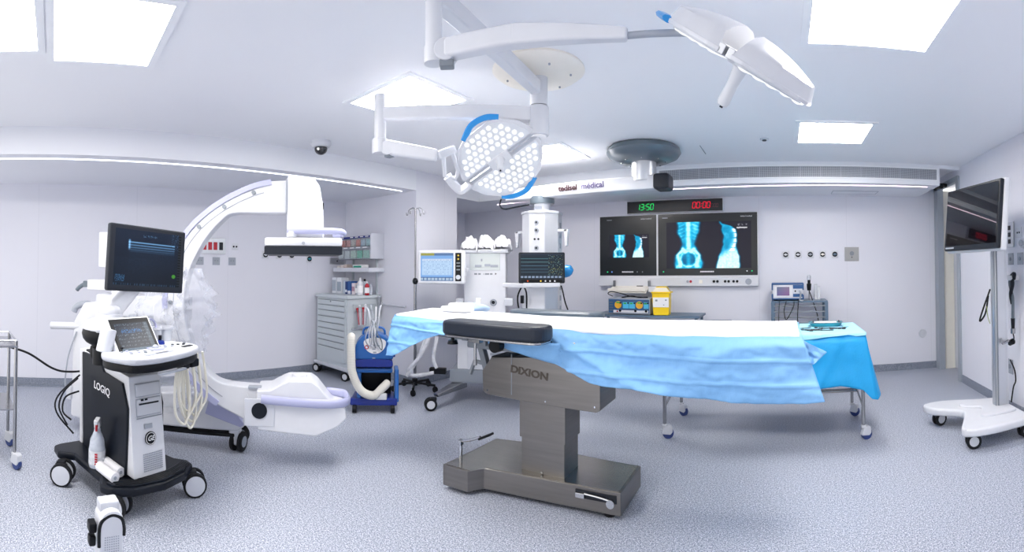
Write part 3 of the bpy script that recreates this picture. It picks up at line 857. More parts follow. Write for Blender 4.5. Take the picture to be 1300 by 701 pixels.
# ================================================================ WALL SCREENS, CLOCK
def gauss(x, s): return math.exp(-(x / s) ** 2)
def seg_dist(px, py, ax, ay, bx, by):
    dx, dy = bx - ax, by - ay
    t_ = max(0, min(1, ((px - ax) * dx + (py - ay) * dy) / (dx * dx + dy * dy + 1e-9)))
    return math.hypot(px - ax - t_ * dx, py - ay - t_ * dy)
def xray(u, v):
    """radiographs: a front view of the lumbar spine and pelvis, and a side view"""
    x = u * 1.78; y = v
    bg = (.145, .14, .185)
    n = .5 + .5 * N(x * 9, y * 9, 2); n2 = .5 + .5 * N(x * 24, y * 24, 5)
    # --- front view
    cx = .47
    dx = x - cx
    wv = pw([(0, .32), (.12, .34), (.28, .32), (.40, .22), (.52, .18), (.65, .21), (.78, .27), (1, .29)], y) + .03 * N(y * 6, 1 if dx > 0 else 7)
    if abs(dx) < wv:
        e = min(1, (wv - abs(dx)) / .07)
        br = .36 + .42 * n
        # spine
        sp = gauss(dx, .045) * (.55 + .45 * (1 if (y * 9) % 1 > .22 else .45)) * (1 if y > .40 else .35)
        # ribs
        if y > .62:
            rb = abs(((y * 13 + abs(dx) * 9 - abs(dx) ** 2 * 14) % 1) - .5)
            br += .25 * gauss(rb - .5, .12) * sstep(.05, .12, abs(dx))
            br += .15 * gauss(dx - .15, .07)
        # iliac wings and pelvic ring
        k = abs(dx)
        d1 = min(seg_dist(k, y, .10, .40, .24, .30), seg_dist(k, y, .24, .30, .17, .06), seg_dist(k, y, .06, .36, .12, .42))
        br += .75 * gauss(d1, .035)
        d2 = abs(math.hypot(k / .165, (y - .20 - .10 * max(0, .1 - k)) / .17) - 1)
        br += .42 * gauss(d2, .09) * (.6 + .8 * n2)
        if math.hypot(k / .13, (y - .20) / .13) < 1: br *= .62
        br += .35 * gauss(seg_dist(k, y, .17, .05, .26, .02), .04)
        br = br * (.85 + .3 * n2) + sp * .8
        br *= e
        br = min(1.15, br)
        c = (max(0, br - .62) * 1.5, min(1, .16 + br * .86), min(1, .34 + br * .88))
        return tuple(lerp(bg[i], c[i], e) for i in range(3))
    # --- side view
    axis = pw([(0, 1.36), (.3, 1.38), (.5, 1.37), (.62, 1.34), (.85, 1.30), (1, 1.12)], y)
    wl = axis - pw([(0, 1.02), (.25, 1.07), (.4, 1.14), (.5, 1.17), (.7, 1.17), (.82, 1.13), (.9, 1.15), (.96, 1.10), (1, 1.09)], y) + .02 * N(y * 8, 3)
    wr = pw([(0, 1.57), (.25, 1.57), (.4, 1.52), (.5, 1.50), (.7, 1.52), (.82, 1.50), (.9, 1.39), (.95, 1.22), (1, 1.17)], y) + .02 * N(y * 8, 5) - axis
    if -wl < x - axis < wr:
        e = min(1, min(x - axis + wl, wr - x + axis) / .05)
        br = .46 + .32 * n
        hip = sstep(.50, .30, y + .9 * max(0, axis - x - .02) * .6)
        br = lerp(br, 1.12, hip)
        sx = pw([(.35, 1.37), (.5, 1.44), (.7, 1.47), (.85, 1.42)], y)
        if y > .36:
            br += .65 * gauss(x - sx, .045) * (1 if (y * 9.5) % 1 > .25 else .3)
        br = br * (.9 + .2 * n2) * e
        c = (max(0, br - .58) * 1.6, min(1, .14 + br * .84), min(1, .32 + br * .85))
        return tuple(lerp(bg[i], c[i], e) for i in range(3))
    # caption block in the corner
    if 1.48 < x < 1.70 and .83 < y < .94:
        if .845 < y < .868: return (.85, .85, .88)
        return (.5, .5, .55) if n2 > .58 else bg
    return bg
t = thing('wall_display', 'wide black glass display on the back wall showing two large blue x-rays', 'display', (-1.085, BY - .001, 0))
W1, H1 = 1.45, .90; zc = 1.85
G().box((0, -.035, zc + .0), (W1 + .02, .07, H1 + .03), .006).build('frame', M['white'], t)
G().box((0, -.073, zc + .01), (W1 - .012, .008, H1 - .012), .002).build('glass', M['glassblack'], t)
screen('picture', 1.225, .665, 230, 128, xray, t, T(.02, -.0785, zc + .0) @ FRONT)
def tiny(parent, s_, x, z, size, m='letters', y=-.0785, **k): return text(s_, size, M[m], parent, T(x, y, z) @ FRONT, 'lettering', ext=.0004, **k)
tiny(t, 'tedisel medical', W1 / 2 - .16, zc + .40, .028)
G().box((-W1 / 2 + .11, -.079, zc + .40), (.08, .002, .012)).build('printed_mark', M['greyplastic'], t)
for k in range(9): G().box((-.09 + .0225 * k, -.079, zc - .38), (.018, .002, .020)).build('touch_key', M['letters'], t)
G().cyl((-.64, -.076, zc - .38), (-.64, -.082, zc - .38), .009, n=12).build('indicator', M['greendot'], t)
G().cyl((.57, -.076, zc - .375), (.57, -.082, zc - .375), .009, n=12).build('indicator', M['white_e'], t)
G().cyl((.64, -.076, zc - .375), (.64, -.082, zc - .375), .009, n=12).build('indicator', M['greendot'], t)
t2 = thing('wall_display', 'narrower black glass display on the left, showing the same x-rays small', 'display', (-2.275, BY - .001, 0))
W2 = .90
G().box((0, -.035, zc), (W2 + .02, .07, H1 + .03), .006).build('frame', M['white'], t2)
G().box((0, -.073, zc + .01), (W2 - .012, .008, H1 - .012), .002).build('glass', M['glassblack'], t2)
screen('picture', .62, .34, 120, 66, xray, t2, T(.02, -.0785, zc + .005) @ FRONT)
tiny(t2, 'tedisel medical', W2 / 2 - .16, zc + .40, .028)
G().box((-W2 / 2 + .16, -.079, zc + .40), (.08, .002, .010)).build('printed_mark', M['midgrey'], t2)
for k in range(9): G().box((-.08 + .020 * k, -.079, zc - .38), (.016, .002, .018)).build('touch_key', M['letters'], t2)
G().cyl((-.32, -.076, zc - .38), (-.32, -.082, zc - .38), .009, n=12).build('indicator', M['greendot'], t2)
G().cyl((-.25, -.076, zc - .38), (-.25, -.082, zc - .38), .009, n=12).build('indicator', M['bluedot'], t2)
for x in (.15, .23): G().cyl((x, -.076, zc - .38), (x, -.080, zc - .38), .009, n=12).build('button', M['midgrey'], t2)
# socket rail below both
t = thing('socket_rail', 'white rail with audio sockets below the two wall displays', 'rail', (-1.545, BY - .001, 1.325))
G().box((0, -.045, 0), (2.38, .09, .125), .008).build('housing', M['white'], t)
for x, mm in ((.40, 'greyplastic'), (.445, 'red'), (.78, 'black'), (.83, 'black'), (.94, 'black'), (.99, 'black'), (1.10 - .04, 'black'), (1.15 - .04, 'black')):
    G().cyl((x - .22, -.088, .005), (x - .22, -.097, .005), .019, n=16).build('socket', M[mm], t)
G().box((.37, -.091, 0), (.05, .004, .05), .002).build('port_plate', M['cream'], t)
G().cyl((1.05, -.088, 0), (1.05, -.094, 0), .045).build('speaker', M['greyplastic'], t)
# keyboard shelf hanging in front of the rail
t = thing('keyboard_shelf', 'white sloping keyboard shelf hooked under the narrow wall display', 'shelf', (-2.22, BY - .095, 1.27))
G().box((0, -.10, -.02), (.58, .22, .022), .006, RX(22)).box((0, -.19, -.055), (.58, .02, .04), .004).build('shelf', M['cream'], t)
G().box((.20, -.19, .0), (.09, .03, .012), .003).build('latch', M['dark'], t)
for x in (-.25, .29): G().box((x, -.02, .03), (.03, .05, .09), .004).build('hook', M['tubesteel'], t)
t = thing('box_on_rail', 'small white plastic box hanging between the keyboard shelf and the yellow container', 'box', (-1.86, BY - .16, 1.22))
G().box((0, 0, 0), (.11, .12, .085), .008).build('box', M['white'], t)

# clock bar with seven segment digits
t = thing('wall_clock', 'long black digital clock bar reading 13:50 in green and 00:00 in red', 'clock', (-1.57, BY - .002, 2.425))
G().box((0, -.03, 0), (1.44, .06, .19), .006).build('case', M['white'], t)
G().box((0, -.061, 0), (1.425, .006, .175), .002).build('face', M['glassblack'], t)
SEG = {'0': 'abcdef', '1': 'bc', '3': 'abgcd', '5': 'afgcd'}
def digits(s_, x, h, m, name, z=0, dim=False):
    g = G(); w_ = h * .5; th = h * .12
    for ch in s_:
        if ch == ':':
            g.box((x + .01, -.066, z + h * .22), (th, .003, th)).box((x + .0, -.066, z - h * .22), (th, .003, th)); x += h * .32; continue
        S = {'a': (0, h / 2, w_, th), 'd': (0, -h / 2, w_, th), 'g': (0, 0, w_, th), 'f': (-w_ / 2, h / 4, th, h / 2), 'b': (w_ / 2, h / 4, th, h / 2), 'e': (-w_ / 2, -h / 4, th, h / 2), 'c': (w_ / 2, -h / 4, th, h / 2)}
        for q in SEG[ch]:
            a, b, c_, d = S[q]
            g.box((x + w_ / 2 + a + b * .14, -.066, z + b), (c_ * .86, .003, d * .86))
        x += h * .72
    o = g.build(name, m, t)
    return o
digits('13:50', -.56, .085, M['green_e'], 'green_digits')
digits('0', -.33, .034, M['midgrey'], 'seconds_digits', -.02)
digits('00:00', .28, .085, M['red_e'], 'red_digits')
digits('000', .55, .05, mat('dim_red_segments', '#6a2b3c', .4), 'seconds_digits', -.01)

# ================================================================ BACK TABLE WITH ELECTROSURGERY UNIT
t = thing('side_table', 'grey-blue metal side table against the back wall under the displays', 'table', (-1.85, 6.22, 0))
G().box((0, 0, .875), (1.50, .50, .03), .004).build('tabletop', M['steelblue'], t)
for x in (-.70, .70):
    for y in (-.21, .21):
        G().box((x, y, .43), (.035, .035, .86), .003).build('leg', M['steelblue'], t)
G().box((0, 0, .25), (1.42, .44, .02), .004).build('shelf', M['steelblue'], t)
tt = thing('electrosurgery_unit', 'electrosurgery unit with colourful front panel standing on the side table', 'medical device', (-2.07, 6.15, .8905))
ew, eh = .60, .215
G().box((0, 0, eh / 2 + .008), (ew, .36, eh), .008).build('case', M['greyplastic'], tt)
G().box((0, -.182, eh / 2 + .008), (ew - .02, .008, eh - .03), .003).build('front_panel', mat('esu_panel', '#2f5580', .35), tt)
y_ = -.188
for x, m1, m2 in ((-.15, 'amber_t', 'green_t'), (-.04, 'sky_t', 'sky_t'), (.05, 'green_t', 'sky_t'), (.155, 'amber_t', 'green_t'), (.24, 'sky_t', 'green_t')):
    pass
M['amber_t'] = mat('panel_amber', '#e0a82c', .4); M['green_t'] = mat('panel_green', '#35a84a', .4); M['sky_t'] = mat('panel_sky', '#4ab4dc', .4)
for x, mm in ((-.15, 'amber_t'), (.155, 'amber_t')):
    G().cyl((x, y_, .135), (x, y_ - .006, .135), .05, n=24).build('dial_zone', M[mm], tt)
    G().box((x, y_ - .007, .165), (.05, .004, .018)).build('display', M['green_t'], tt)
for x, mm in ((-.04, 'sky_t'), (.05, 'sky_t'), (.25, 'sky_t')):
    G().box((x, y_, .13), (.085 if x < .2 else .07, .006, .085), .003).build('touch_zone', M[mm], tt)
    G().box((x - .01, y_ - .004, .155), (.04, .003, .018)).build('display', M['green_t'], tt)
for x in (-.115, -.005, .085, .185, .275): G().cyl((x, y_, .16), (x, y_ - .012, .16), .011, n=12).build('button', M['black'], tt)
G().box((.03, y_, .045), (.50, .006, .035), .003).build('socket_strip', M['white'], tt)
for x in (-.12, .10, .25): G().cyl((x, y_, .055), (x, y_ - .010, .055), .017, n=16).build('socket', M['black'], tt)
G().cyl((-.16, y_, .045), (-.16, y_ - .01, .045), .011).build('power_button', M['red'], tt)
for k in range(4): G().box((-.255, y_, .06 + .035 * k), (.05, .004, .014)).build('display', M['bluedisp'] if 'bluedisp' in M else M['slate'], tt)
tag(G().tube([(-2.33, 6.05, 1.135), (-2.40, 6.04, 1.17), (-2.34, 6.03, 1.20), (-2.18, 6.03, 1.17), (-2.05, 6.03, 1.135), (-1.9, 6.03, 1.13)], .006).tube([(-2.2, 6.05, 1.12), (-2.05, 6.05, 1.14), (-1.95, 6.05, 1.125), (-1.82, 6.04, 1.128)], .008).build('device_cable', M['blackcable']), 'thin dark looped cable lying on the electrosurgery unit', 'cable')
t = thing('sharps_container', 'yellow sharps container with white label on the side table', 'container', (-1.63, 6.08, .8905), 4)
G().prism([(-.105, 0), (.105, 0), (.115, .30), (-.125, .30)], .18, .012, T(0, .09, 0) @ RX(90)).build('body', M['yellow'], t)
G().box((0, 0, .305), (.265, .205, .022), .006).prism([(-.11, .31), (.11, .31), (.07, .385), (-.07, .385)], .13, .01, T(0, .06, 0) @ RX(90)).build('lid', M['yellow'], t)
G().prism([(-.115, .315), (.115, .315), (.075, .37), (-.075, .37)], .004, 0, T(-0.0, -.070, 0) @ RX(90)).build('lid_label', M['cream'], t)
G().box((0, -.0945, .175), (.215, .003, .13), .001).build('label', M['label'], t)
for x, z, a in ((-.06, .20, .03), (.07, .205, .022), (.04, .14, .015)): G().box((x, -.0965, z), (a, .002, a * .8)).build('symbol', M['midgrey'], t)

# ================================================================ CART WITH MONITOR UNIT BY THE BACK WALL
t = thing('equipment_cart', 'slatted grey metal cart by the back wall carrying a blue device', 'cart', (.205, 6.30, 0))
cw_, cd_ = .74, .42
for x in (-1, 1):
    for y in (-1, 1):
        G().box((x * (cw_ / 2 - .02), y * (cd_ / 2 - .02), .56), (.04 if y > 0 else .05, .04, 1.00), .004).build('post', M['steelblue'], t)
        G().cyl((x * (cw_ / 2 - .02), y * (cd_ / 2 - .02) - .012, .05), (x * (cw_ / 2 - .02), y * (cd_ / 2 - .02) + .012, .05), .05).build('wheel', M['rubber'], t)
G().box((0, 0, 1.065), (cw_, cd_, .025), .004).build('top', M['steelblue'], t)
g = G()
for k in range(11): g.box((0, -cd_ / 2 + .005, 1.01 - .075 * k), (cw_ - .06, .014, .018), .003)
g.build('slat_panel', M['midgrey'], t)
tag(G().tube([(.03, 6.06, 1.08), (.0, 6.06, .95), (.03, 6.06, .84), (.12, 6.06, 1.0), (.13, 6.06, 1.075)], .006).tube([(-.06, 6.06, 1.08), (-.07, 6.06, .9), (-.07, 6.06, .7)], .005).tube([(.19, 6.06, 1.08), (.175, 6.06, .9), (.18, 6.06, .72)], .006).build('hanging_cables', M['blackcable']), 'dark cables hanging in front of the slatted cart', 'cable')
t = thing('camera_control_unit', 'blue and white device with small lilac screen on the slatted cart', 'medical device', (.05, 6.28, 1.079))
G().box((0, .0, .125), (.41, .30, .19), .008).build('case', M['white2'], t)
g = G().box((0, -.004, .222), (.425, .31, .022), .004).box((0, -.004, .024), (.425, .31, .016), .004)
g.box((-.203, -.006, .18), (.02, .31, .08), .003).box((-.203, -.006, .06), (.02, .31, .06), .003).box((.203, -.006, .18), (.02, .31, .08), .003).box((.203, -.006, .05), (.02, .31, .05), .003)
g.build('blue_frame', M['deepblue'], t)
G().box((-.055, -.152, .125), (.24, .006, .16), .003).build('screen_bezel', M['white'], t)
def lil(u, v): return (.42 + .12 * u, .38 + .1 * v, .58)
screen('display', .165, .115, 6, 5, lil, t, T(-.06, -.1565, .125) @ FRONT)
for z, h_ in ((.182, .05), (.07, .04)): G().box((.135, -.152, z), (.13, .006, h_), .002).build('button_field', M['deepblue'], t)
G().cyl((.10, -.15, .125), (.10, -.158, .125), .011).build('knob', M['dark'], t)
for x in (-.16, .15): G().box((x, 0, .008), (.05, .26, .016), .003).build('foot', M['dark'], t)
G().tube([(.155, -.155, .13), (.17, -.18, .09), (.16, -.18, .01), (.20, -.19, .0)], .012, 8).build('plug_cable', M['greyplastic'], t)
t = thing('endoscope', 'black and silver endoscope handpiece in a clip beside the blue device', 'endoscope', (.335, 6.18, 1.079))
G().cyl((0, 0, 0), (0, 0, .12), .007).build('holder', M['tubesteel'], t)
G().cyl((0, 0, .13), (.0, 0, .22), .025, .032).cyl((0, 0, .22), (0, 0, .27), .02).build('body', M['black'], t)
G().cyl((0, 0, .27), (0, 0, .31), .026).ball((0, 0, .31), .028).build('coupler', M['alu'], t)
G().tube([(0, -.01, .13), (.05, -.02, -.02), (.10, -.05, -.18), (.12, -.05, -.30)], .007).build('cable', M['blackcable'], t)
for k, (x, h_) in enumerate(((.43, .20), (.47, .17))):
    t = thing('plastic_cylinder', ['white upright plastic cylinder on the slatted cart', 'shorter white cylinder at the right on the slatted cart'][k], 'cylinder', (x, 6.28, 1.079))
    G().cyl((0, 0, 0), (0, 0, h_), .021).build('tube', M['white'], t)
    G().cyl((0, 0, h_), (0, 0, h_ + .012), .023).build('cap', M['white2'], t)
# ================================================================ SURGICAL LAMPS
def oct_half(sign):
    # one half of the lamp head in its own plane; the split runs along the local X axis
    return [(sign * 1, p) for p in ()]
HALF = [(-.285, .018), (.285, .018), (.287, .055), (.245, .140), (.165, .222), (.10, .250), (-.10, .250), (-.165, .222), (-.245, .140), (-.287, .055)]
def lamp_head(name, lb, mtx, scale=1.0, on=True, grips=(1, -1)):
    """lamp head: face towards local -Z, split along local X"""
    t = thing(name, lb, 'surgical lamp')
    t.matrix_world = mtx @ Matrix.Scale(scale, 4)
    t.matrix_world = mtx @ Matrix.Scale(scale, 4)
    for s in (1, -1):
        mm = ID if s == 1 else RZ(180)
        def dome(u, v):
            # convex back of the shell
            k = u * len(HALF); i = int(k) % len(HALF); f = k - int(k)
            a, b = HALF[i], HALF[(i + 1) % len(HALF)]
            x, y = lerp(a[0], b[0], f), lerp(a[1], b[1], f)
            cx_, cy_ = 0, .13
            q = 1 - v
            xx, yy = lerp(cx_, x, q), lerp(cy_, y, q)
            rr = min(1, (xx / .31) ** 2 + (yy / .31) ** 2)
            return Vector((xx, yy, .010 + .085 * (1 - rr) ** .8 if v > 0 else .0))
        sh = G().grid(dome, 48, 8, mm)
        sh.prism(HALF, .014, .004, mm @ T(0, 0, -.008))
        shell = sh.build('lamp_shell', M['white'], t)
        inner = [(x * .90, .030 + (y - .018) * .86) for x, y in HALF]
        face = G().prism(inner, .006, .001, mm @ T(0, 0, -.013)).build('lens_panel', M['lenspanel'], shell)
        # lenses in a honeycomb, each its own sub-part
        if on:
            first = None
            for r in range(5):
                for c in range(12):
                    x = -.253 + c * .044 + (.022 if r % 2 else 0)
                    y = .054 + r * .040
                    lim = pw([(.03, .240), (.08, .232), (.14, .190), (.20, .125), (.23, .08)], y)
                    if abs(x) > lim or y > .225: continue
                    if s == -1 and math.hypot(x, y) < .075: continue
                    if s == 1 and math.hypot(x, y) < .06: continue
                    if first is None:
                        first = G().lathe([(0, -.007), (.010, -.006), (.0155, -.002), (.0165, .0), (0, 0)], 14).build('led_lens', M['lens'], shell)
                        o = first
                    else:
                        o = first.copy(); COL.objects.link(o); o.parent = shell
                    o.matrix_local = mm @ T(x, y, -.013)
        # bar along the split
        G().box((0, s * .014, .004), (.56, .020, .03), .004).build('split_rail', M['alu'], t)
        # blue grip at the outer rim
        if s in grips: G().tube([(.165 * s * -1, .225 * s, .0), (.10 * s * -1, .275 * s, .0), (.0, .290 * s, .0), (.10 * s, .245 * s, 0)], .015, 8, 6, flat=(.7, 1.3)).build('rim_grip', M['surgblue'], t)
    G().box((.0, 0, -.012), (.16, .075, .02), .008).build('handle_plate', M['white'], t)
    hd = G().lathe([(0, -.155), (.017, -.152), (.021, -.14), (.019, -.08), (.024, -.03), (.034, -.018), (.036, 0), (0, 0)], 24).build('handle', M['white'], t)
    G().cyl((0, 0, -.153), (0, 0, -.160), .006).build('handle_sensor', M['dark'], hd)
    return t

def frame(o, n, e1):
    """matrix with local -Z = n, local X close to e1"""
    z = -Vector(n).normalized(); x = Vector(e1); x = (x - z * x.dot(z)).normalized(); y = z.cross(x)
    m = Matrix((x, y, z)).transposed().to_4x4(); m.translation = Vector(o); return m

# mount and arms: one ceiling assembly, each swinging arm with its head is a thing
HX, HY = -1.50, 2.58
t = thing('surgical_lamp_mount', 'round cream ceiling disc and white hub that carry both surgical lamp arms', 'ceiling mount', (HX, HY, CEIL))
G().lathe([(0, -.0), (.295, -.0), (.30, -.014), (.26, -.045), (.12, -.06), (0, -.06)], 48).build('ceiling_disc', M['cream'], t)
g = G()
for k in range(6): g.cyl((.21 * math.cos(k * 1.05 + .3), .21 * math.sin(k * 1.05 + .3), -.045), (.21 * math.cos(k * 1.05 + .3), .21 * math.sin(k * 1.05 + .3), -.06), .007, n=8)
g.build('screws', M['greyplastic'], t)['kind'] = 'stuff'
G().cyl((0, 0, -.05), (0, 0, -.24), .058, n=32, bev=.004).build('hub_upper', M['white2'], t)
G().cyl((0, 0, -.245), (0, 0, -.435), .066, n=32, bev=.008).build('hub_lower', M['white2'], t)
G().cyl((0, 0, -.43), (0, 0, -.445), .05).build('hub_cap', M['label'], t)

def tapered_box(g, p0, p1, w0, h0, w1, h1, bev=.012):
    p0, p1 = Vector(p0), Vector(p1)
    d = (p1 - p0); L = d.length; x = d.normalized(); y = Vector((0, 0, 1)).cross(x).normalized(); z = x.cross(y)
    m = Matrix((x, y, z)).transposed().to_4x4(); m.translation = p0
    def fn(b):
        vs = []
        for (X, w, h) in ((0, w0, h0), (L, w1, h1)):
            vs.append([b.verts.new((X, sy * w / 2, sz * h / 2)) for sy, sz in ((-1, -1), (1, -1), (1, 1), (-1, 1))])
        a, c = vs
        b.faces.new(a[::-1]); b.faces.new(c)
        for k in range(4): b.faces.new((a[k], a[(k + 1) % 4], c[(k + 1) % 4], c[k]))
        bmesh.ops.recalc_face_normals(b, faces=b.faces)
        bmesh.ops.bevel(b, geom=b.edges[:], offset=bev, segments=3, profile=.5, affect='EDGES')
    return g._add(fn, m)

# far lamp (hanging in the middle)
P0 = Vector((HX, HY, 2.50)); P1 = Vector((-2.335, 1.97, 2.53)); J = Vector((-2.335, 1.97, 2.325)); L1 = Vector((-1.755, 2.51, 2.235))
t = thing('lamp_arm', 'lower white jointed arm that holds the bright lamp in the middle', 'lamp arm', (HX, HY, 2.5))
def rel(o): return T(*(-Vector(o)))
g = G(); tapered_box(g, P0 + (P1 - P0).normalized() * .05, P1, .075, .095, .055, .085); g.bm.transform(rel((HX, HY, 2.5))); g.build('horizontal_arm', M['white'], t)
g = G().cyl(P1 + Vector((0, 0, .13)), J + Vector((0, 0, -.02)), .039, n=28, bev=.004); g.bm.transform(rel((HX, HY, 2.5))); g.build('pivot_post', M['white'], t)
g = G().cyl(J + Vector((0, 0, -.06)), J + Vector((0, 0, .04)), .052, n=28, bev=.01).cyl(J + Vector((.07, .0, -.03)), J + Vector((.01, .07, -.03)), .045, n=24); g.bm.transform(rel((HX, HY, 2.5))); g.build('elbow', M['white'], t)
g = G().box(J + Vector((.05, .04, -.075)), (.05, .05, .02), .004); g.bm.transform(rel((HX, HY, 2.5))); g.build('elbow_cover', M['midgrey'], t)
E1 = Vector((-2.02, 2.19, 2.235))
g = G(); tapered_box(g, J + Vector((.03, .02, -.02)), E1, .075, .10, .06, .08, .02); g.bm.transform(rel((HX, HY, 2.5))); g.build('spring_arm', M['white'], t)
n1 = (.45, -.62, -.64)
e1 = Vector((.81, .586, 0)).normalized(); e2 = Vector((.376, -.519, .767))
m1 = frame(L1, n1, e1 * .78 + e2 * .63)
lamp_head('surgical_lamp', 'lit surgical lamp in the middle with two LED halves facing the viewer', m1, 1.02)
def pl1(a, b, c=0.0): return L1 + e1 * a + e2 * b - Vector(n1).normalized() * c
g = G(); tapered_box(g, E1, pl1(-.30, .06, .03), .05, .06, .04, .05, .012)
g.tube([pl1(-.33, .065, .0), pl1(-.375, .02, .0), pl1(-.375, -.12, .0), pl1(-.30, -.14, 0), pl1(-.28, -.08, 0), pl1(-.315, .05, 0)], .016, 8, 1, closed=True)
g.tube([pl1(-.355, -.125, 0), pl1(-.315, -.19, 0), pl1(-.27, -.235, 0), pl1(-.22, -.20, 0), pl1(-.20, -.17, .0)], .030, 8, 3, flat=(1.2, .8))
g.bm.transform(rel((HX, HY, 2.5))); g.build('yoke', M['white'], t)

# near lamp (seen edge-on at the top right)
A0 = Vector((HX, HY, 2.665)); A1 = Vector((-1.335, 1.42, 2.665)); AJ = Vector((-1.335, 1.42, 2.40))
t = thing('lamp_arm', 'upper white jointed arm reaching over to the lamp at the top right', 'lamp arm', tuple(A0))
g = G(); tapered_box(g, A0 + (A1 - A0).normalized() * .045, A1, .07, .09, .07, .085); g.bm.transform(rel(A0)); g.build('horizontal_arm', M['white'], t)
g = G().cyl(A1 + Vector((0, 0, .07)), AJ + Vector((0, 0, .03)), .036, n=28, bev=.003).cyl(AJ + Vector((0, 0, -.03)), AJ + Vector((0, 0, .045)), .041, n=28, bev=.004); g.bm.transform(rel(A0)); g.build('pivot_post', M['white'], t)
lens_dir = Vector((-.85, .52, 0))
side = Vector((.585, -.81, 0))
g = G().cyl(AJ + Vector((.045, .03, .015)) + side * .045, AJ + Vector((.045, .03, .015)) - side * .04, .048, n=28, bev=.006); g.bm.transform(rel(A0)); g.build('elbow', M['white'], t)
g = G().box(AJ + Vector((.05, .03, -.04)) + side * .01, (.06, .05, .03), .006, rz=36); g.bm.transform(rel(A0)); g.build('elbow_cover', M['midgrey'], t)
E2 = Vector((-.56, 1.62, 2.375))
g = G(); tapered_box(g, AJ + Vector((.05, .02, .02)), Vector((-.98, 1.52, 2.42)), .07, .085, .07, .085, .018); tapered_box(g, Vector((-1.0, 1.515, 2.42)), E2, .07, .085, .045, .045, .012); g.bm.transform(rel(A0)); g.build('spring_arm', M['white'], t)
L2 = Vector((-.17, 1.69, 2.28))
g = G().tube([E2 - Vector((.03, 0, 0)), Vector((-.42, 1.645, 2.372)), Vector((-.30, 1.665, 2.362)), Vector((-.16, 1.70, 2.31))], .013, 10, 3); g.bm.transform(rel(A0)); g.build('end_bar', M['greyplastic'], t)
Rv = Vector((.995, .102, 0))
nrm2 = (-Rv * .53 + Vector((0, 0, -.845)) + Vector((-.102, .995, 0)) * .41)
m2 = frame(L2 + Vector((.03, .03, -.005)), nrm2, Rv * .845 - Vector((0, 0, 1)) * .53)
lp2 = lamp_head('surgical_lamp', 'surgical lamp at the top right seen edge-on, with blue tip', m2 @ RZ(90), 1.16, on=True, grips=(1,))

# ================================================================ CEILING PENDANT
px_, py_ = -1.46, 4.72
t = thing('ceiling_pendant', 'ceiling pendant with dark round mount, long white beam and tall equipment column', 'pendant', (px_, py_, CEIL))
def W(x, y, z): return (x - px_, y - py_, z - CEIL)
G().lathe([(0, 0), (.36, 0), (.385, -.02), (.40, -.06), (.37, -.105), (.28, -.145), (.16, -.16), (0, -.16)], 56).build('mount_cover', M['slate'], t)
g = G()
for k in range(8): g.cyl((.235 * math.cos(k * .785 + .2), .235 * math.sin(k * .785 + .2), -.152), (.235 * math.cos(k * .785 + .2), .235 * math.sin(k * .785 + .2), -.160), .010, n=10)
g.build('bolts', M['chrome'], t)['kind'] = 'stuff'
G().cyl((0, 0, -.15), (0, 0, -.36), .135, n=40).build('mount_tube', M['alu'], t)
bz = 2.415
bm0, bm1 = Vector((-3.14, 4.70, bz - .02)), Vector((-1.30, 4.72, bz))
g = G(); tapered_box(g, bm0, bm1, .22, .13, .22, .15, .014); g.bm.transform(T(-px_, -py_, -CEIL)); beam = g.build('beam', M['white'], t)
g = G().box(W(-1.24, 4.70, bz), (.17, .24, .165), .03); g.build('beam_end_cap', M['dark'], t)
text('tedisel', .088, M['wine'], beam, T(*W(-2.30, 4.588, bz - .005)) @ FRONT @ RZ(1.2), 'lettering', ext=.002, bold=.0032, label='dark red letters')
text('m\u00e9dical', .088, M['violet'], beam, T(*W(-2.00, 4.588, bz)) @ FRONT @ RZ(1.2), 'lettering', ext=.002, bold=.0012, label='thin violet letters')
cx_, cy_ = -2.70, 4.72
G().cyl(W(cx_, cy_, 2.36), W(cx_, cy_, 2.27), .145, n=36, bev=.012).build('swivel_ring', M['slate'], t)
G().cyl(W(cx_, cy_, 2.28), W(cx_, cy_, 2.15), .095, n=32).build('neck', M['white'], t)
G().box(W(cx_ + .0, cy_ - .096, 2.22), (.10, .006, .035), .002).build('neck_label', M['greyplastic'], t)
octo = [(.235 * math.cos(R(22.5 + 45 * k)), .235 * math.sin(R(22.5 + 45 * k))) for k in range(8)]
colm = G().prism(octo, 1.50, .006, T(*W(cx_, cy_, .66)) @ RZ(13)).build('column', M['white'], t, angle=15)
G().prism([(x * 1.05, y * 1.05) for x, y in octo], .03, .006, T(*W(cx_, cy_, 2.145)) @ RZ(13)).build('column_cap', M['white2'], colm)
def onface(k, h):  # centre of face k of the column at height h, with outward frame
    a = R(45 * k + 45 + 13)
    n = Vector((math.cos(a) / 1.0, math.sin(a), 0))
    return T(*W(cx_, cy_, h)) @ Matrix.Rotation(a + PI / 2, 4, 'Z')
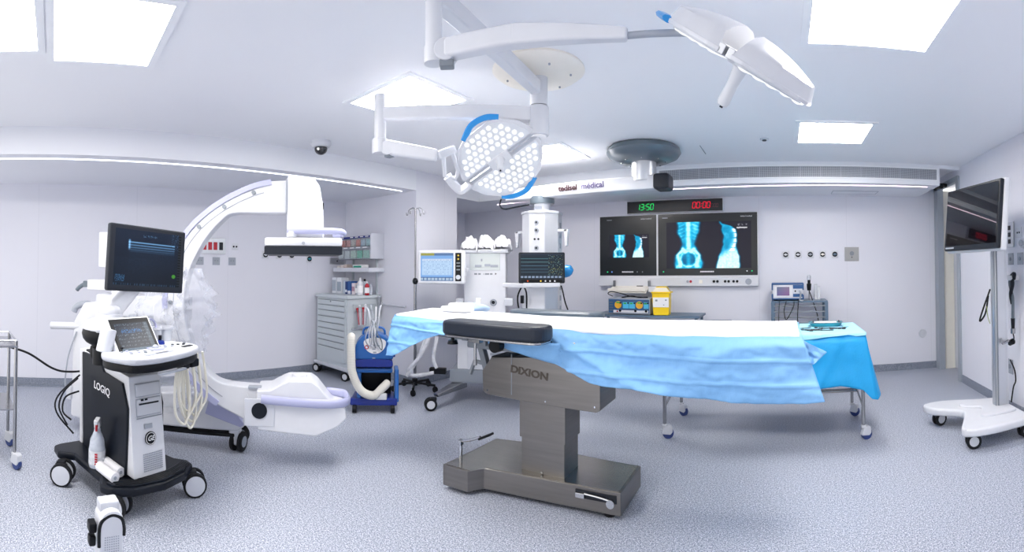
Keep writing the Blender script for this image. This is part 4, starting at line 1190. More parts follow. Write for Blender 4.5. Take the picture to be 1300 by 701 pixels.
# three faces look at the viewer: k=4 (left), 5 (middle), 6
fr = .205
for (k, off, mm, ww) in ((4, .212, 'alu', .10), (5, .205, 'alu', .085)):
    pass
G().box((0, -.217, -.0), (.165, .006, 1.44), .002, onface(6, 1.41)).build('aluminium_strip', M['alu'], colm)
sockets = ((2.04, 'g'), (1.95, 'g'), (1.85, 'd'), (1.75, 'g'), (1.66, 'g'))
for h, kind in sockets:
    mm = onface(5, h)
    if kind == 'g':
        G().cyl((0, -.212, 0), (0, -.228, 0), .026, n=20, M_=mm).build('gas_outlet', M['greyplastic'], colm)
        G().cyl((0, -.226, 0), (0, -.234, 0), .012, n=12, M_=mm).build('outlet_centre', M['dark'], colm)
    else:
        for q in (-1, 1): G().cyl((q * .022, -.212, 0), (q * .022, -.224, 0), .012, n=12, M_=mm).build('socket', M['dark'], colm)
for k in range(9):
    G().box((.0, -.220, 0), (.045, .010, .06), .003, onface(7, 2.02 - .12 * k)).build('socket', M['greyplastic'], colm)
for sx in (-1, 1):
    x = cx_ + sx * .285
    g = G().box(W(x, cy_ - .02, 1.95), (.13, .05, .03), .006)
    g.prism([(-.028, 0), (.028, 0), (.015, -.19), (-.010, -.20)], .045, .006, T(*W(x + sx * .045, cy_ + .0, 1.965)) @ RX(90))
    g.build('hook', M['white'], t)
# patient monitor on the pendant
ang = 34
pm = G().box((0, 0, 0), (.50, .055, .335), .014).build('monitor', M['dark'], t)
pm.matrix_local = T(*W(-2.50, 4.36, 1.525)) @ RZ(ang - 4)
G().box((0, .035, -.02), (.42, .03, .30), .01).build('monitor_back', M['white2'], pm)
G().box((0, .0, -.185), (.40, .06, .05), .010).build('monitor_foot', M['white'], pm)
def vitals(u, v):
    bg = (.10, .155, .20)
    if v > .94: return (.16, .20, .27)
    if v < .13: return (.55, .62, .72) if (u * 11) % 1 < .62 and .03 < v < .10 else bg
    if u > .66:
        n = N(u * 60, v * 44, 3)
        if n > .46: return (.70, .74, .45) if N(u * 9, v * 9) > 0 else (.6, .8, .8)
        return bg
    for y0, c in ((.80, (.35, .55, .60)), (.66, (.42, .60, .64)), (.52, (.35, .5, .6)), (.38, (.30, .45, .55)), (.26, (.30, .42, .5))):
        if abs(v - y0) < .008: return c
    return bg
scr = screen('display', .45, .265, 110, 66, vitals, pm, T(0, -.0285, .018) @ FRONT)
G().box((0, -.029, -.142), (.44, .004, .032), .001).build('button_bar', M['black'], pm)
for x, mm in ((-.15, 'orange_e'), (-.01, 'amber'), (.04, 'white_e'), (.09, 'white_e'), (.14, 'white_e')):
    G().cyl((x, -.030, -.142), (x, -.034, -.142), .009, n=12).build('button', M[mm], pm)
G().tube([W(-2.50, 4.40, 1.45), W(-2.56, 4.50, 1.42), W(-2.66, 4.56, 1.42)], .028, 10).build('monitor_bracket', M['alu'], t)
G().box(W(-2.82, 4.36, 1.33), (.36, .06, .05), .012).build('side_arm', M['white'], t)
for pts in (((-2.84, 4.5, 1.32), (-2.86, 4.44, 1.2), (-2.84, 4.44, 1.05), (-2.80, 4.5, .85)), ((-2.78, 4.42, 1.33), (-2.72, 4.40, 1.25), (-2.73, 4.42, 1.05), (-2.76, 4.46, .9))):
    G().tube([W(*p) for p in pts], .009, 8).build('cable', M['blackcable'], t)
G().box(W(-2.80, 4.44, 1.17), (.035, .03, .09), .006).build('cable_clip', M['black'], t)
G().tube([W(-2.45, 4.72, 1.32), W(-2.42, 4.70, 1.26), W(-2.38, 4.68, 1.14), W(-2.32, 4.66, 1.02)], .008, 8).build('cable', M['blackcable'], t)
G().tube([W(-3.20, 4.60, 2.36), W(-3.22, 4.60, 2.28), W(-3.15, 4.60, 2.235), W(-3.0, 4.62, 2.25), W(-2.84, 4.66, 2.27)], .010, 8).build('cable_loop', M['dark'], t)
# blue bulb hanging on the right of the column
t = thing('breathing_bag', 'small bright blue bag hung on the right side of the pendant column', 'bag', (-2.33, 4.62, 1.49))
G().lathe([(0, .075), (.035, .07), (.062, .035), (.07, 0), (.06, -.045), (.035, -.075), (0, -.08)], 20, RX(-15) @ RY(60)).build('bag', M['surgblue'], t)
G().cyl((-.06, .03, .01), (-.13, .05, .02), .018).build('connector', M['white'], t)
# grey pad lying beyond the table belongs to the far arm board
# ================================================================ ANAESTHESIA MACHINE
t = thing('anesthesia_machine', 'white anaesthesia workstation with drawers behind the left end of the operating table', 'anesthesia machine', (-3.22, 4.39, 0), 30)
def dwheel(parent, x, y, a=0, r=.062, disc='white', tyre='rubber', zl=None, housing='dark'):
    zl = zl or r * 2.1
    mm = T(x, y, 0) @ RZ(a)
    c = G().box((0, 0, zl - .02), (.07, .05, .04), .01, mm).box((.02, 0, r * 1.3), (.03, .022, r * 1.3), .006, mm).build('caster', M[housing], parent)
    for s in (-1, 1):
        G().lathe([(r * .45, -.013), (r * .80, -.013), (r, -.008), (r, .008), (r * .80, .013), (r * .45, .013)], 26, mm @ T(.03, s * .024, r) @ RX(90)).build('wheel', M[tyre], c)
        G().lathe([(0, -.015), (r * .62, -.014), (r * .76, -.006), (r * .76, .006), (r * .62, .014), (0, .015)], 26, mm @ T(.03, s * .024, r) @ RX(90)).build('wheel_disc', M[disc], c)
    return c
# base: low plinth and splayed feet
G().box((.0, .05, .30), (.86, .52, .16), .02).build('plinth', mat('plinth_grey', '#868d97', .4), t)
for (x0, y0, x1, y1) in ((-.30, -.10, -.52, -.52), (.30, -.10, .50, -.42), (-.30, .25, -.46, .42), (.30, .25, .46, .42)):
    g = G(); tapered_box(g, (x0, y0, .20), (x1, y1, .155), .14, .08, .07, .035, .01)
    g.build('foot_arm', M['tubesteel'] if y0 < 0 else M['alu'], t)
dwheel(t, -.54, -.55, 200, .068)
dwheel(t, .48, -.42, 160)
dwheel(t, -.46, .42, 30); dwheel(t, .46, .42, 20)
G().box((.0, .06, .60), (.70, .50, .46), .02).build('cabinet', M['white'], t)
for z, h in ((.72, .15), (.50, .24)):
    d = G().box((.05, -.20, z), (.56, .02, h), .006).build('drawer', M['white2'], t)
    G().box((.10, -.213, z + h * .25), (.14, .014, .03), .004).build('drawer_handle', M['greyplastic'], d)
G().box((.02, -.02, .845), (.86, .68, .03), .01).build('worktop', M['white2'], t)
# upright with monitor-sized face
G().box((-.06, .20, 1.28), (.50, .30, .86), .02).build('upright', M['white'], t)
G().box((-.06, .20, 1.725), (.56, .36, .05), .016).build('top_shelf', M['white'], t)
G().box((-.06, .046, 1.60), (.36, .008, .20), .004).build('window', mat('dull_window', '#c9d0cf', .2), t)
for x, z, w_ in ((-.14, 1.55, .08), (-.03, 1.56, .07), (.05, 1.55, .09), (-.1, 1.62, .02)):
    G().box((x, .04, z), (w_, .006, .03), .002).build('gauge', M['greyplastic'], t)
for x_, w_ in ((-.17, .035), (-.125, .03), (-.075, .006), (-.035, .05), (.015, .03)): G().box((x_, .048, 1.455), (w_, .003, .018)).build('printed_mark', M['midgrey'], t)
G().prism([(0, -.012), (.022, 0), (0, .012)], .002, 0, T(.06, .049, 1.457) @ RX(90)).build('logo_mark', M['darkletters'], t)
G().torus((0, 0, 0), .035, .008, T(.04, .045, 1.12) @ RX(90), 24, 6).build('pressure_dial', M['greyplastic'], t)
G().cyl((.04, .045, 1.12), (.04, .036, 1.12), .02).build('dial_knob', M['dark'], t)
G().box((.23, .0, 1.13), (.10, .12, .09), .012).build('side_module', M['white2'], t)
G().box((-.36, .05, 1.10), (.08, .12, .13), .012).build('side_module', M['white2'], t)
# ventilator screen on its bracket
vm = G().box((0, 0, 0), (.54, .055, .385), .022).build('monitor', M['white'], t)
vm.matrix_local = T(-.52, -.25, 1.535) @ RZ(3)
def vent(u, v):
    if v > .90: return (.62, .62, .30) if u < .42 else (.36, .48, .66)
    if v < .14: return (.70, .78, .86) if (u * 9) % 1 < .7 and .02 < v < .11 else (.30, .43, .62)
    if .04 < u < .96 and .20 < v < .80:
        c = (.72, .83, .95)
        if v > .72: c = (.80, .86, .95)
        if abs((v * 14) % 1 - .5) < .12 and N(u * 22, int(v * 14)) > .05: c = (.45, .58, .76)
        return c
    return (.50, .68, .90)
screen('display', .375, .315, 90, 60, vent, vm, T(-.048, -.0285, .0) @ FRONT)
G().box((.195, -.029, .0), (.068, .004, .32), .002).build('control_strip', M['black'], vm)
for z, mm in ((.13, 'amber'), (.09, 'amber')): G().cyl((.195, -.031, z), (.195, -.035, z), .010, n=12).build('button', M[mm], vm)
G().cyl((.195, -.03, -.115), (.195, -.05, -.115), .026, n=24).build('rotary_knob', M['white2'], vm)
for z in (.045, .01, -.03): G().box((.195, -.032, z), (.04, .002, .014)).build('button', M['midgrey'], vm)
g = G().box((-.30, -.10, 1.50), (.12, .16, .05), .012).box((-.30, -.04, 1.50), (.05, .14, .14), .012); g.build('monitor_bracket', M['white2'], t)
# light coloured tubing hanging on the left and beaker on the worktop
for k, pts in enumerate((((-.62, -.20, .98), (-.64, -.24, .80), (-.74, -.30, .55), (-.88, -.34, .36), (-.82, -.30, .30), (-.60, -.28, .34)),
                         ((-.56, -.24, 1.0), (-.56, -.28, .78), (-.60, -.30, .52), (-.56, -.30, .40)),
                         ((-.66, -.22, 1.0), (-.70, -.22, .75), (-.78, -.28, .5), (-.9, -.36, .3)))):
    tag_ = G().tube(pts, .022, 10, 8).build('breathing_hose', M['hose'] if 'hose' in M else M['white2'], t)
G().box((-.47, -.12, 1.02), (.36, .10, .035), .01).build('hose_arm', M['white2'], t)
G().box((-.62, .02, .30), (.20, .08, .07), .01).build('foot_rest', M['black'], t)
# towels on top
def towel(seed, w_, d_, h_):
    def fn(u, v):
        x = (u - .5) * w_; y = (v - .5) * d_
        e = max(abs(u - .5), abs(v - .5)) * 2
        z = h_ * (1 - e ** 3) * (.75 + .7 * N(u * 3 + seed, v * 3)) + .035 * N(u * 8 + seed, v * 8, 2)
        if abs(u - .5) > .38: z += .035 * math.sin(v * 4 + seed)
        return Vector((x + .03 * N(v * 6, seed), y + .03 * N(u * 6, seed), max(.003, z) - .05 * sstep(.86, 1, e) * (1 if abs(u - .5) > .45 else .2)))
    return fn
for k, (x, lb) in enumerate(((-.25, 'crumpled white towel, left of the three on top of the anaesthesia machine'), (-.055, 'crumpled white towel in the middle on top of the anaesthesia machine'), (.14, 'crumpled white towel, right of the three on top of the anaesthesia machine'))):
    p = t.matrix_world if False else T(-3.22, 4.39, 0) @ RZ(30) @ Vector((x, .16, 1.758 + .01 * k))
    o = thing('towel', lb, 'towel', p, 30, 'white towels on the anaesthesia machine')
    G().grid(towel(k * 3.3 + 1, .19, .34, .15), 30, 26).build('cloth', M['tissue'], o, angle=180, solid=.008)
p = T(-3.22, 4.39, 0) @ RZ(30) @ Vector((-.05, -.22, .865))
t = thing('folded_glove_pack', 'pale blue crumpled pack on the worktop of the anaesthesia machine', 'pack', (-2.85, 3.72, 1.0), 20)
bpy.data.objects.remove(t)
t = thing('breathing_mask', 'pale blue translucent breathing mask lying behind the white sheet', 'mask', (-2.70, 3.42, 1.10), 20)
def blob(u, v):
    a = u * 2 * PI; r = math.sin(v * PI)
    k = 1 + .25 * N(math.cos(a) * 1.5 + 3, math.sin(a) * 1.5, v * 3)
    return Vector((.15 * r * math.cos(a) * k, .085 * r * math.sin(a) * k, .045 + .05 * math.cos(v * PI) * k))
G().grid(blob, 30, 14).build('mask', mat('pale_blue_mask', '#a9bfd8', .3, alpha=1), t, angle=180)
G().cyl((.05, 0, .05), (.055, -.005, .14), .022).build('port', M['cream'], t)
t_ = thing('side_shelf', 'narrow white shelf of the machine behind the operating table, carrying the blue mask', 'shelf', (-2.70, 3.50, 1.085), 14)
G().box((0, 0, -.01), (.66, .26, .025), .008).build('tray', M['white2'], t_)
G().box((-.1, .12, -.11), (.05, .05, .20), .004).box((-.1, .38, -.20), (.05, .55, .04), .004).build('bracket', M['white2'], t_)

# ================================================================ INFUSION STAND
t = thing('infusion_stand', 'slim steel infusion stand with four hooks by the white column', 'infusion stand', (-4.14, 4.08, 0))
bs = G()
for k in range(5):
    a = k * 2 * PI / 5 + .4
    bs.tube([(0, 0, .10), (.14 * math.cos(a), .14 * math.sin(a), .095), (.27 * math.cos(a), .27 * math.sin(a), .085)], .016, sub=2)
bs.cyl((0, 0, .07), (0, 0, .15), .035)
bs = bs.build('base', M['black'], t)
for k in range(5):
    a = k * 2 * PI / 5 + .4
    G().cyl((.27 * math.cos(a), .27 * math.sin(a) - .012, .037), (.27 * math.cos(a), .27 * math.sin(a) + .012, .037), .037).build('wheel', M['rubber'], t)
G().cyl((0, 0, .12), (0, 0, 1.36), .018).build('lower_pole', M['tubesteel'], t)
G().cyl((0, 0, 1.36), (0, 0, 2.27), .012).build('upper_pole', M['tubesteel'], t)
G().ball((0, 0, 1.36), (.035, .035, .045)).cyl((0, 0, 1.36), (.05, -.02, 1.36), .018).build('clamp_knob', M['black'], t)
for k in range(4):
    a = k * PI / 2 + .25
    c_, s_ = math.cos(a), math.sin(a)
    G().tube([(0, 0, 2.265), (.06 * c_, .06 * s_, 2.275), (.10 * c_, .10 * s_, 2.25), (.112 * c_, .112 * s_, 2.20), (.13 * c_, .13 * s_, 2.195), (.135 * c_, .135 * s_, 2.225)], .0045).build('hook', M['tubesteel'], t)

# ================================================================ MEDICINE TROLLEY
t = thing('medicine_trolley', 'grey medicine trolley with a column of drawers in the corner of the left recess', 'trolley', (-5.40, 3.98, 0), 0)
G().box((0, 0, .63), (.76, .60, .94), .012).build('body', M['cabinet'], t)
G().box((0, 0, 1.125), (.80, .64, .05), .016).build('worktop', M['cabinet'], t)
G().box((0, 0, .155), (.84, .66, .05), .02).build('bumper', M['white2'], t)
hs = [.075, .075, .085, .085, .085, .085, .085, .085, .20]
z = 1.085
for h in hs:
    z -= h
    d = G().box((-.0, -.302, z + h / 2), (.68, .018, h - .008), .004).build('drawer', M['cabinet'], t)
    G().box((0, -.312, z + h - .012), (.64, .010, .008), .002).build('drawer_grip', M['cabdark'], d)
G().cyl((.0, -.31, 1.055), (.0, -.318, 1.055), .010, n=12).build('lock', M['tubesteel'], t)
G().box((.385, 0, .98), (.012, .42, .10), .004).build('side_panel', mat('cab_panel', '#b3bcc1', .4), t)
G().box((.39, .0, .70), (.02, .46, .025), .004).box((.405, .22, .98), (.05, .025, .30), .005).build('accessory_rail', M['alu'], t)
G().box((.40, .10, .66), (.04, .10, .07), .006).build('rail_clamp', M['alu'], t)
for x, y in ((-.36, -.27), (.36, -.27), (-.36, .27), (.36, .27)): dwheel(t, x, y, 200, .062, 'wheelgrey', 'rubber', housing='greyplastic')
# superstructure: two posts, tray shelf and tilt-out bins
for x in (-.28, .28):
    G().box((x + .04, .26, 1.56), (.03, .03, .84), .003).build('post', M['cabinet'], t)
sh = G().box((.05, .14, 1.475), (.84, .30, .02), .004).box((.05, -.01, 1.50), (.84, .015, .06), .004).box((.47, .14, 1.50), (.015, .30, .06), .004).box((-.37, .14, 1.50), (.015, .30, .06), .004).build('shelf', M['white2'], t)
M['binclear'] = clear_mat('bin_clear', '#e3e7ec', .12)
for row, (zc_, n_, hh, y__) in enumerate(((1.90, 6, .155, .14), (1.735, 5, .175, .10))):
    G().box((.08, y__ + .02, zc_), (.72 if row == 0 else .76, .16, hh), .006).build('bin_back', M['greyplastic'], t)
    for k in range(n_):
        w_ = (.70 if row == 0 else .74) / n_
        x = .08 - (.70 if row == 0 else .74) / 2 + w_ * (k + .5)
        b_ = G().box((x, y__ - .085, zc_ - .012), (w_ - .008, .035, hh - .045), .006).build('bin', M['binclear'], t)
        G().box((x, y__ - .10, zc_ + hh / 2 - .014), (w_ - .004, .014, .028), .002).build('bin_strip', M['navy'] if row == 0 else M['greyplastic'], b_)
        if not (row == 0 and k in (1, )):
            G().box((x, y__ - .109, zc_ + hh / 2 - .012), (w_ * .6, .003, .013)).build('bin_label', M['label'], b_)
        col_ = ['#b06a64', '#b98a88', '#a8a6a2', '#c0837c', '#9fb3c2', '#8fb0b5'][k % 6] if row == 0 else ['#a6b2b6', '#a9b5ba', '#9ab3a8', '#4f9a86', '#7fa9a0'][k]
        G().box((x, y__ - .074, zc_ - .018), (w_ * .78, .02, hh * .62), .004).build('bin_content', mat('bin_content', col_, .6, var=.5, scale=60), b_)
G().box((.455, .15, 1.83), (.02, .24, .35), .004).build('bin_side', M['white2'], t)
# things on the trolley
def boxthing(name, lb, cat, x, y, z, s_, col, band=None, grp=None, rz=0, base=(-5.40, 3.98)):
    o = thing(name, lb, cat, (base[0] + x, base[1] + y, z), rz, grp)
    G().box((0, 0, s_[2] / 2), s_, .003).build('carton', mat(name, col, .5), o)
    if band: G().box((0, -s_[1] / 2 - .001, s_[2] * band[1]), (s_[0] * .86, .002, s_[2] * band[2])).build('printed_band', mat(name + '_band', band[0], .5), o)
    return o
zt = 1.151
boxthing('glove_box', 'upright white patterned carton at the left end of the trolley top', 'box', -.30, .02, zt, (.11, .14, .23), '#dfe2e8', ('#a9b2be', .5, .7), 'cartons on the medicine trolley')
boxthing('glove_box', 'second white patterned carton from the left on the trolley top', 'box', -.17, .02, zt, (.11, .14, .23), '#e2e5ea', ('#9fabb8', .45, .6), 'cartons on the medicine trolley')
boxthing('glove_box', 'pale grey-blue carton between the patterned cartons and the navy boxes', 'box', -.055, .04, zt, (.09, .14, .19), '#c2ccd8', None, 'cartons on the medicine trolley')
boxthing('medicine_box', 'slim navy carton standing on the trolley top', 'box', .02, .0, zt, (.05, .12, .18), '#1c3c78', ('#dfe4ee', .25, .2), 'cartons on the medicine trolley')
boxthing('medicine_box', 'broader navy and light blue carton right of the slim navy one', 'box', .095, .0, zt, (.08, .12, .185), '#20508f', ('#e3e8f2', .15, .25), 'cartons on the medicine trolley')
boxthing('medicine_box', 'white carton with pinkish print in front of the grey post', 'box', .18, .0, zt, (.07, .11, .16), '#ded6da', ('#b08a9a', .5, .4), 'cartons on the medicine trolley')
def bottle(lb, x, y, z, r, h, m_, cap, name='bottle', base=(-5.40, 3.98), lab=None, grp='bottles on the medicine trolley'):
    o = thing(name, lb, 'bottle', (base[0] + x, base[1] + y, z), 0, grp)
    G().lathe([(0, 0), (r * .95, 0), (r, .008), (r, h * .66), (r * .8, h * .76), (r * .36, h * .82), (r * .36, h * .88), (0, h * .88)], 24).build('body', M[m_], o)
    G().cyl((0, 0, h * .86), (0, 0, h), r * .42, n=16).build('cap', M[cap], o)
    if lab: G().lathe([(r * 1.02, h * .15), (r * 1.02, h * .55)], 24).build('label', M[lab], o)
    return o
bottle('clear bottle with yellow cap among the cartons', .245, -.02, zt, .035, .17, 'bottle', 'amber_cap' if 'amber_cap' in M else 'yellow', lab='label')
bottle('tall white bottle with white cap, tallest on the trolley top', .335, -.05, zt, .042, .24, 'white', 'white', lab='label')
bottle('clear bottle with black cap behind the white bottle', .27, .08, zt, .04, .22, 'bottle', 'black')
bottle('bottle of red liquid with white label at the right end of the trolley top', .385, .03, zt, .032, .19, 'redliquid' if 'redliquid' in M else 'red', 'white', lab='label')
bottle('small white bottle right behind the red one', .35, .12, zt, .03, .15, 'bottle', 'white2')
boxthing('glove_box', 'white carton with green panel on the trolley shelf', 'box', .15, .10, 1.488, (.21, .12, .085), '#eef1f0', ('#1f9e84', .5, .6), None)
boxthing('dressing_pack', 'brownish flat packs piled on the trolley shelf', 'box', -.03, .10, 1.488, (.20, .12, .035), '#a97f74', None, None)
for k in range(3):
    boxthing('syringe_pack', ['small clear pack at the left end of the trolley shelf', 'second small clear pack on the trolley shelf', 'third small pack on the trolley shelf, beside the brown packs'][k], 'pack', -.30 + .085 * k, .08, 1.488, (.075, .10, .07 + .01 * k), ['#d9d4d2', '#e0d6d2', '#d3c6bf'][k], ('#b58f84', .4, .3), 'small packs on the trolley shelf')
# narrow bag of instruments hanging on the side of the trolley
t = thing('tool_pouch', 'clear pouch with red and white instruments hanging on the side of the trolley', 'pouch', (-4.93, 3.86, .84), 60)
G().box((0, 0, .0), (.13, .05, .20), .02).build('pouch', M['clear'], t)
for k, (x, h, mm) in enumerate(((-.04, .13, 'red'), (-.02, .17, 'white'), (.015, .14, 'red'), (.035, .18, 'white'), (.05, .15, 'greyplastic'))):
    G().cyl((x, 0, -.08), (x + (k - 2) * .012, 0, h), .010).ball((x + (k - 2) * .012, 0, h), .018).build('instrument', M[mm], t)
# push handle tube of the trolley
tag(G().cyl((-4.96, 4.25, 1.02), (-4.38, 4.14, 1.02), .016).cyl((-4.96, 4.25, 1.02), (-4.98, 4.25, 1.02), .03).build('support_rail', M['white2']), 'white tube reaching from the trolley towards the operating table', 'rail')

# ================================================================ PATIENT WARMER (blue)
t = thing('patient_warmer', 'blue patient warming unit on a navy wheeled base, with a thick white hose', 'patient warmer', (-3.90, 3.22, 0), 50)
# base tray with front lip, wheels
G().prism([(-.25, -.17), (.25, -.17), (.22, .22), (-.22, .22)], .055, .016, T(0, 0, .075)).build('base', M['navy'], t)
G().prism([(-.25, -.17), (.25, -.17), (.24, -.09), (-.24, -.09)], .035, .012, T(0, 0, .115)).build('base_lip', M['navy'], t)
for x, y in ((-.20, -.16), (.20, -.16), (-.18, .19), (.18, .19)):
    c = G().cyl((x - .022, y, .042), (x + .022, y, .042), .042, bev=.006).build('wheel', M['black'], t)
for s in (-1, 1):
    G().prism([(-.16, .11), (.17, .11), (.13, .44), (-.09, .44)], .045, .012, T(s * .20 + .022, 0, 0) @ RZ(90) @ RX(90)).build('side_wall', M['blue'], t)
G().box((0, .14, .28), (.38, .05, .34), .01).build('back_wall', M['black'], t)
G().box((0, .02, .43), (.40, .26, .05), .015).build('shelf', M['blue'], t)
# body with rounded shoulders
def arch(w_, z0, z1, top):
    pts = [(-w_, z0), (w_, z0), (w_ * 1.02, lerp(z0, z1, .45))]
    for k in range(9): 
        a = PI * k / 8
        pts.append((w_ * .98 * math.cos(a), z1 - top + top * math.sin(a)))
    pts.append((-w_ * 1.02, lerp(z0, z1, .45)))
    return pts
G().prism(arch(.20, .47, .56, .02), .28, .014, T(0, .14, 0) @ RX(90)).build('lower_body', M['navy'], t)
G().prism(arch(.205, .55, .83, .17), .27, .022, T(0, .13, 0) @ RX(90), 3).build('body', M['blue'], t)
# pale oval control panel, with knob marks
pts = [(.118 * math.cos(R(a)), (.05 if math.sin(R(a)) > 0 else .12) * math.sin(R(a))) for a in range(0, 360, 12)]
G().prism(pts, .006, .002, T(.01, -.142, .735) @ RX(90)).build('control_panel', M['label'], t)
G().cyl((-.075, -.148, .685), (-.075, -.153, .685), .022).build('red_dial', M['red'], t)
G().cyl((-.075, -.152, .685), (-.075, -.156, .685), .013).build('dial_centre', M['white'], t)
for x, z_ in ((.0, .705), (.0, .665), (.045, .70), (.01, .63)): G().box((x, -.149, z_), (.035, .003, .014)).build('button', M['greyplastic'], t)
G().box((.0, -.148, .57), (.03, .006, .01)).build('badge', M['greyplastic'], t)
G().tube([(-.12, .0, .80), (-.09, 0, .87), (.09, 0, .87), (.12, 0, .80)], .012, 8, 4).build('handle', M['blue'], t)
# side lugs
for s in (-1, 1): G().box((s * .215, 0, .60), (.03, .10, .08), .012).build('side_lug', M['navy'], t)
# thick hose: stands up on the left, loops down through the opening
M['hose2'] = mat('warm_hose', '#e4e2da', .5)
hose = G().tube([(-.235, -.20, .80), (-.235, -.20, .62), (-.22, -.20, .42), (-.13, -.19, .24), (.0, -.17, .185), (.09, -.13, .25), (.15, -.06, .29)], .043, 16, 10)
hose.ball((-.235, -.20, .80), .043)
hose = hose.build('air_hose', M['hose2'], t)
g = G()
P_ = smooth_path([(-.235, -.20, .78), (-.235, -.20, .62), (-.22, -.20, .42), (-.13, -.19, .24), (.0, -.17, .185), (.09, -.13, .25), (.15, -.06, .29)], 12)
for i in range(1, len(P_) - 1, 1):
    d_ = (P_[i + 1] - P_[i - 1]).normalized()
    q = Vector((0, 0, 1)).rotation_difference(d_).to_matrix().to_4x4()
    g.torus((0, 0, 0), .043, .0022, T(*P_[i]) @ q, 16, 5)
g.build('hose_rings', mat('hose_ring', '#cfcdc6', .5), hose)['kind'] = 'stuff'
G().box((.08, -.15, .17), (.12, .07, .06), .012).cyl((.02, -.16, .18), (-.02, -.17, .18), .03).build('nozzle', M['white'], t)
# bundle of clear/dark wires on top
cols = ['greyplastic', 'white2', 'midgrey', 'white2', 'slate']
random.seed(5)
for k in range(5):
    x = -.045 + .022 * k
    pts = [(x * .5, -.06, .93 + .02 * (k % 3)), (x * 1.2 - .02, -.15, .84), (x * 1.9, -.165, .75), (x * 1.4 + .02, -.168, .70 - .01 * k), (x * .5, -.17, .76), (x * .7, -.16, .86), (-x * .6, -.08, .96)]
    G().tube(pts, .0055, 6, 6).build('sensor_cable', M[cols[k % 5]], t)
for k in range(4):
    G().tube([(-.03 + .02 * k, -.05, .84), (-.04 + .03 * k, -.07, .95), (-.06 + .04 * k, -.06, 1.06), (-.09 + .055 * k, -.03, 1.10 + .02 * (k % 2))], .010, 7, 5).build('cable_plug', M[['white2', 'clear', 'white', 'white2'][k]], t)
# ================================================================ C-ARM X-RAY UNIT
CO = (-3.09, 1.84, 0); CR = 59.2
t = thing('c_arm', 'large white C-shaped x-ray arm on wheels standing left of the room', 'x-ray machine', CO, CR)
# arc outline in local XZ (outer and inner edge), thickness along Y
cen = (-.13, 1.235)
def arcpt(r, a, sx=1.0): return (cen[0] + r * sx * math.cos(R(a)), cen[1] + r * math.sin(R(a)))
outer = [(-.12, 2.175), (-.25, 2.17), (-.40, 2.135), (-.59, 2.05), (-.77, 1.93), (-.91, 1.79), (-1.01, 1.62), (-1.065, 1.43), (-1.085, 1.23), (-1.06, 1.03), (-1.00, .84), (-.90, .68), (-.77, .54), (-.65, .455), (-.36, .32), (-.32, .31)]
inner = [(-.32, .60), (-.56, .615), (-.69, .66), (-.79, .79), (-.87, .95), (-.91, 1.10), (-.92, 1.25), (-.90, 1.42), (-.84, 1.58), (-.74, 1.75), (-.62, 1.88), (-.54, 1.925), (-.34, 1.925), (-.12, 1.925)]
def sm2(pts, n=4): return [(p.x, p.z) for p in smooth_path([(x, 0, z) for x, z in pts], n)]
io = sm2(inner)
# keep the flat corner of the inner edge near the detector
poly = sm2(outer) + io
arc = G().prism(poly, .15, .012, T(0, .075, 0) @ RX(90)).build('c_arc', M['white'], t, angle=22)
# lilac rail round the outside and grey groove on the side
op = sm2(outer[:14])
def offs(pts, d):
    out = []
    for i, p in enumerate(pts):
        a = Vector(pts[max(0, i - 1)]); b = Vector(pts[min(len(pts) - 1, i + 1)]); q = (b - a).normalized()
        out.append((p[0] + q.y * d, p[1] - q.x * d))
    return out
oo = offs(op, .0)
def ribbon(path, w_, y0, y1, d0, d1):
    a = offs(path, d0); b = offs(path, d1)
    g = G()
    for i in range(len(path) - 1):
        q = [a[i], a[i + 1], b[i + 1], b[i]]
    def fn(bm):
        rows = []
        for p, q in zip(a, b):
            rows.append([bm.verts.new((p[0], y0, p[1])), bm.verts.new((q[0], y0, q[1])), bm.verts.new((q[0], y1, q[1])), bm.verts.new((p[0], y1, p[1]))])
        for r0, r1 in zip(rows, rows[1:]):
            for k in range(4): bm.faces.new((r0[k], r0[(k + 1) % 4], r1[(k + 1) % 4], r1[k]))
        bm.faces.new(rows[0][::-1]); bm.faces.new(rows[-1])
        bmesh.ops.recalc_face_normals(bm, faces=bm.faces)
    g._add(fn, ID); return g
sgn = 1
ribbon(op[4:34], 0, -.088, .088, .012, -.028).build('outer_rail', M['lilac'], arc)
ribbon(op[44:58], 0, -.088, .088, .012, -.035).build('outer_rail', M['lilac'], arc)
ribbon(op[6:56], 0, -.079, -.074, -.075, -.081).build('side_groove', M['greyplastic'], arc)
for i in (8, 13, 18, 23, 27, 32):
    p = offs(op, -.055)[i]
    G().cyl((p[0], -.075, p[1]), (p[0], -.087, p[1]), .017, n=12).build('bolt', M['midgrey'], arc)
G().cyl((-.94, -.07, 1.50), (-.94, -.11, 1.50), .036).build('end_stop', M['white'], arc)
# detector head: tall housing, flat detector, hoop handle
dh = G().prism([(-.125, 1.74), (.155, 1.74), (.145, 1.98), (.12, 2.13), (.075, 2.19), (-.125, 2.20)], .26, .018, T(0, .13, 0) @ RX(90), 3).build('detector_housing', M['white'], t)
G().box((-.130, -.02, 2.05), (.012, .22, .25), .004).build('housing_joint', M['greyplastic'], dh)
G().box((.148, -.08, 1.98), (.008, .02, .05), .003).build('housing_catch', M['black'], dh)
G().box((0, 0, 1.70), (.57, .44, .065), .018).build('detector_plate', M['white'], t)
G().box((0, 0, 1.638), (.57, .44, .06), .006).build('detector_face', M['dark'], t)
G().cyl((.0, -.222, 1.69), (.0, -.226, 1.69), .012).build('centre_mark', M['greyplastic'], t)
hp = [(-.12, -.16, 1.785), (.10, -.17, 1.785), (.26, -.14, 1.785), (.31, -.05, 1.78), (.31, .06, 1.78), (.25, .15, 1.78)]
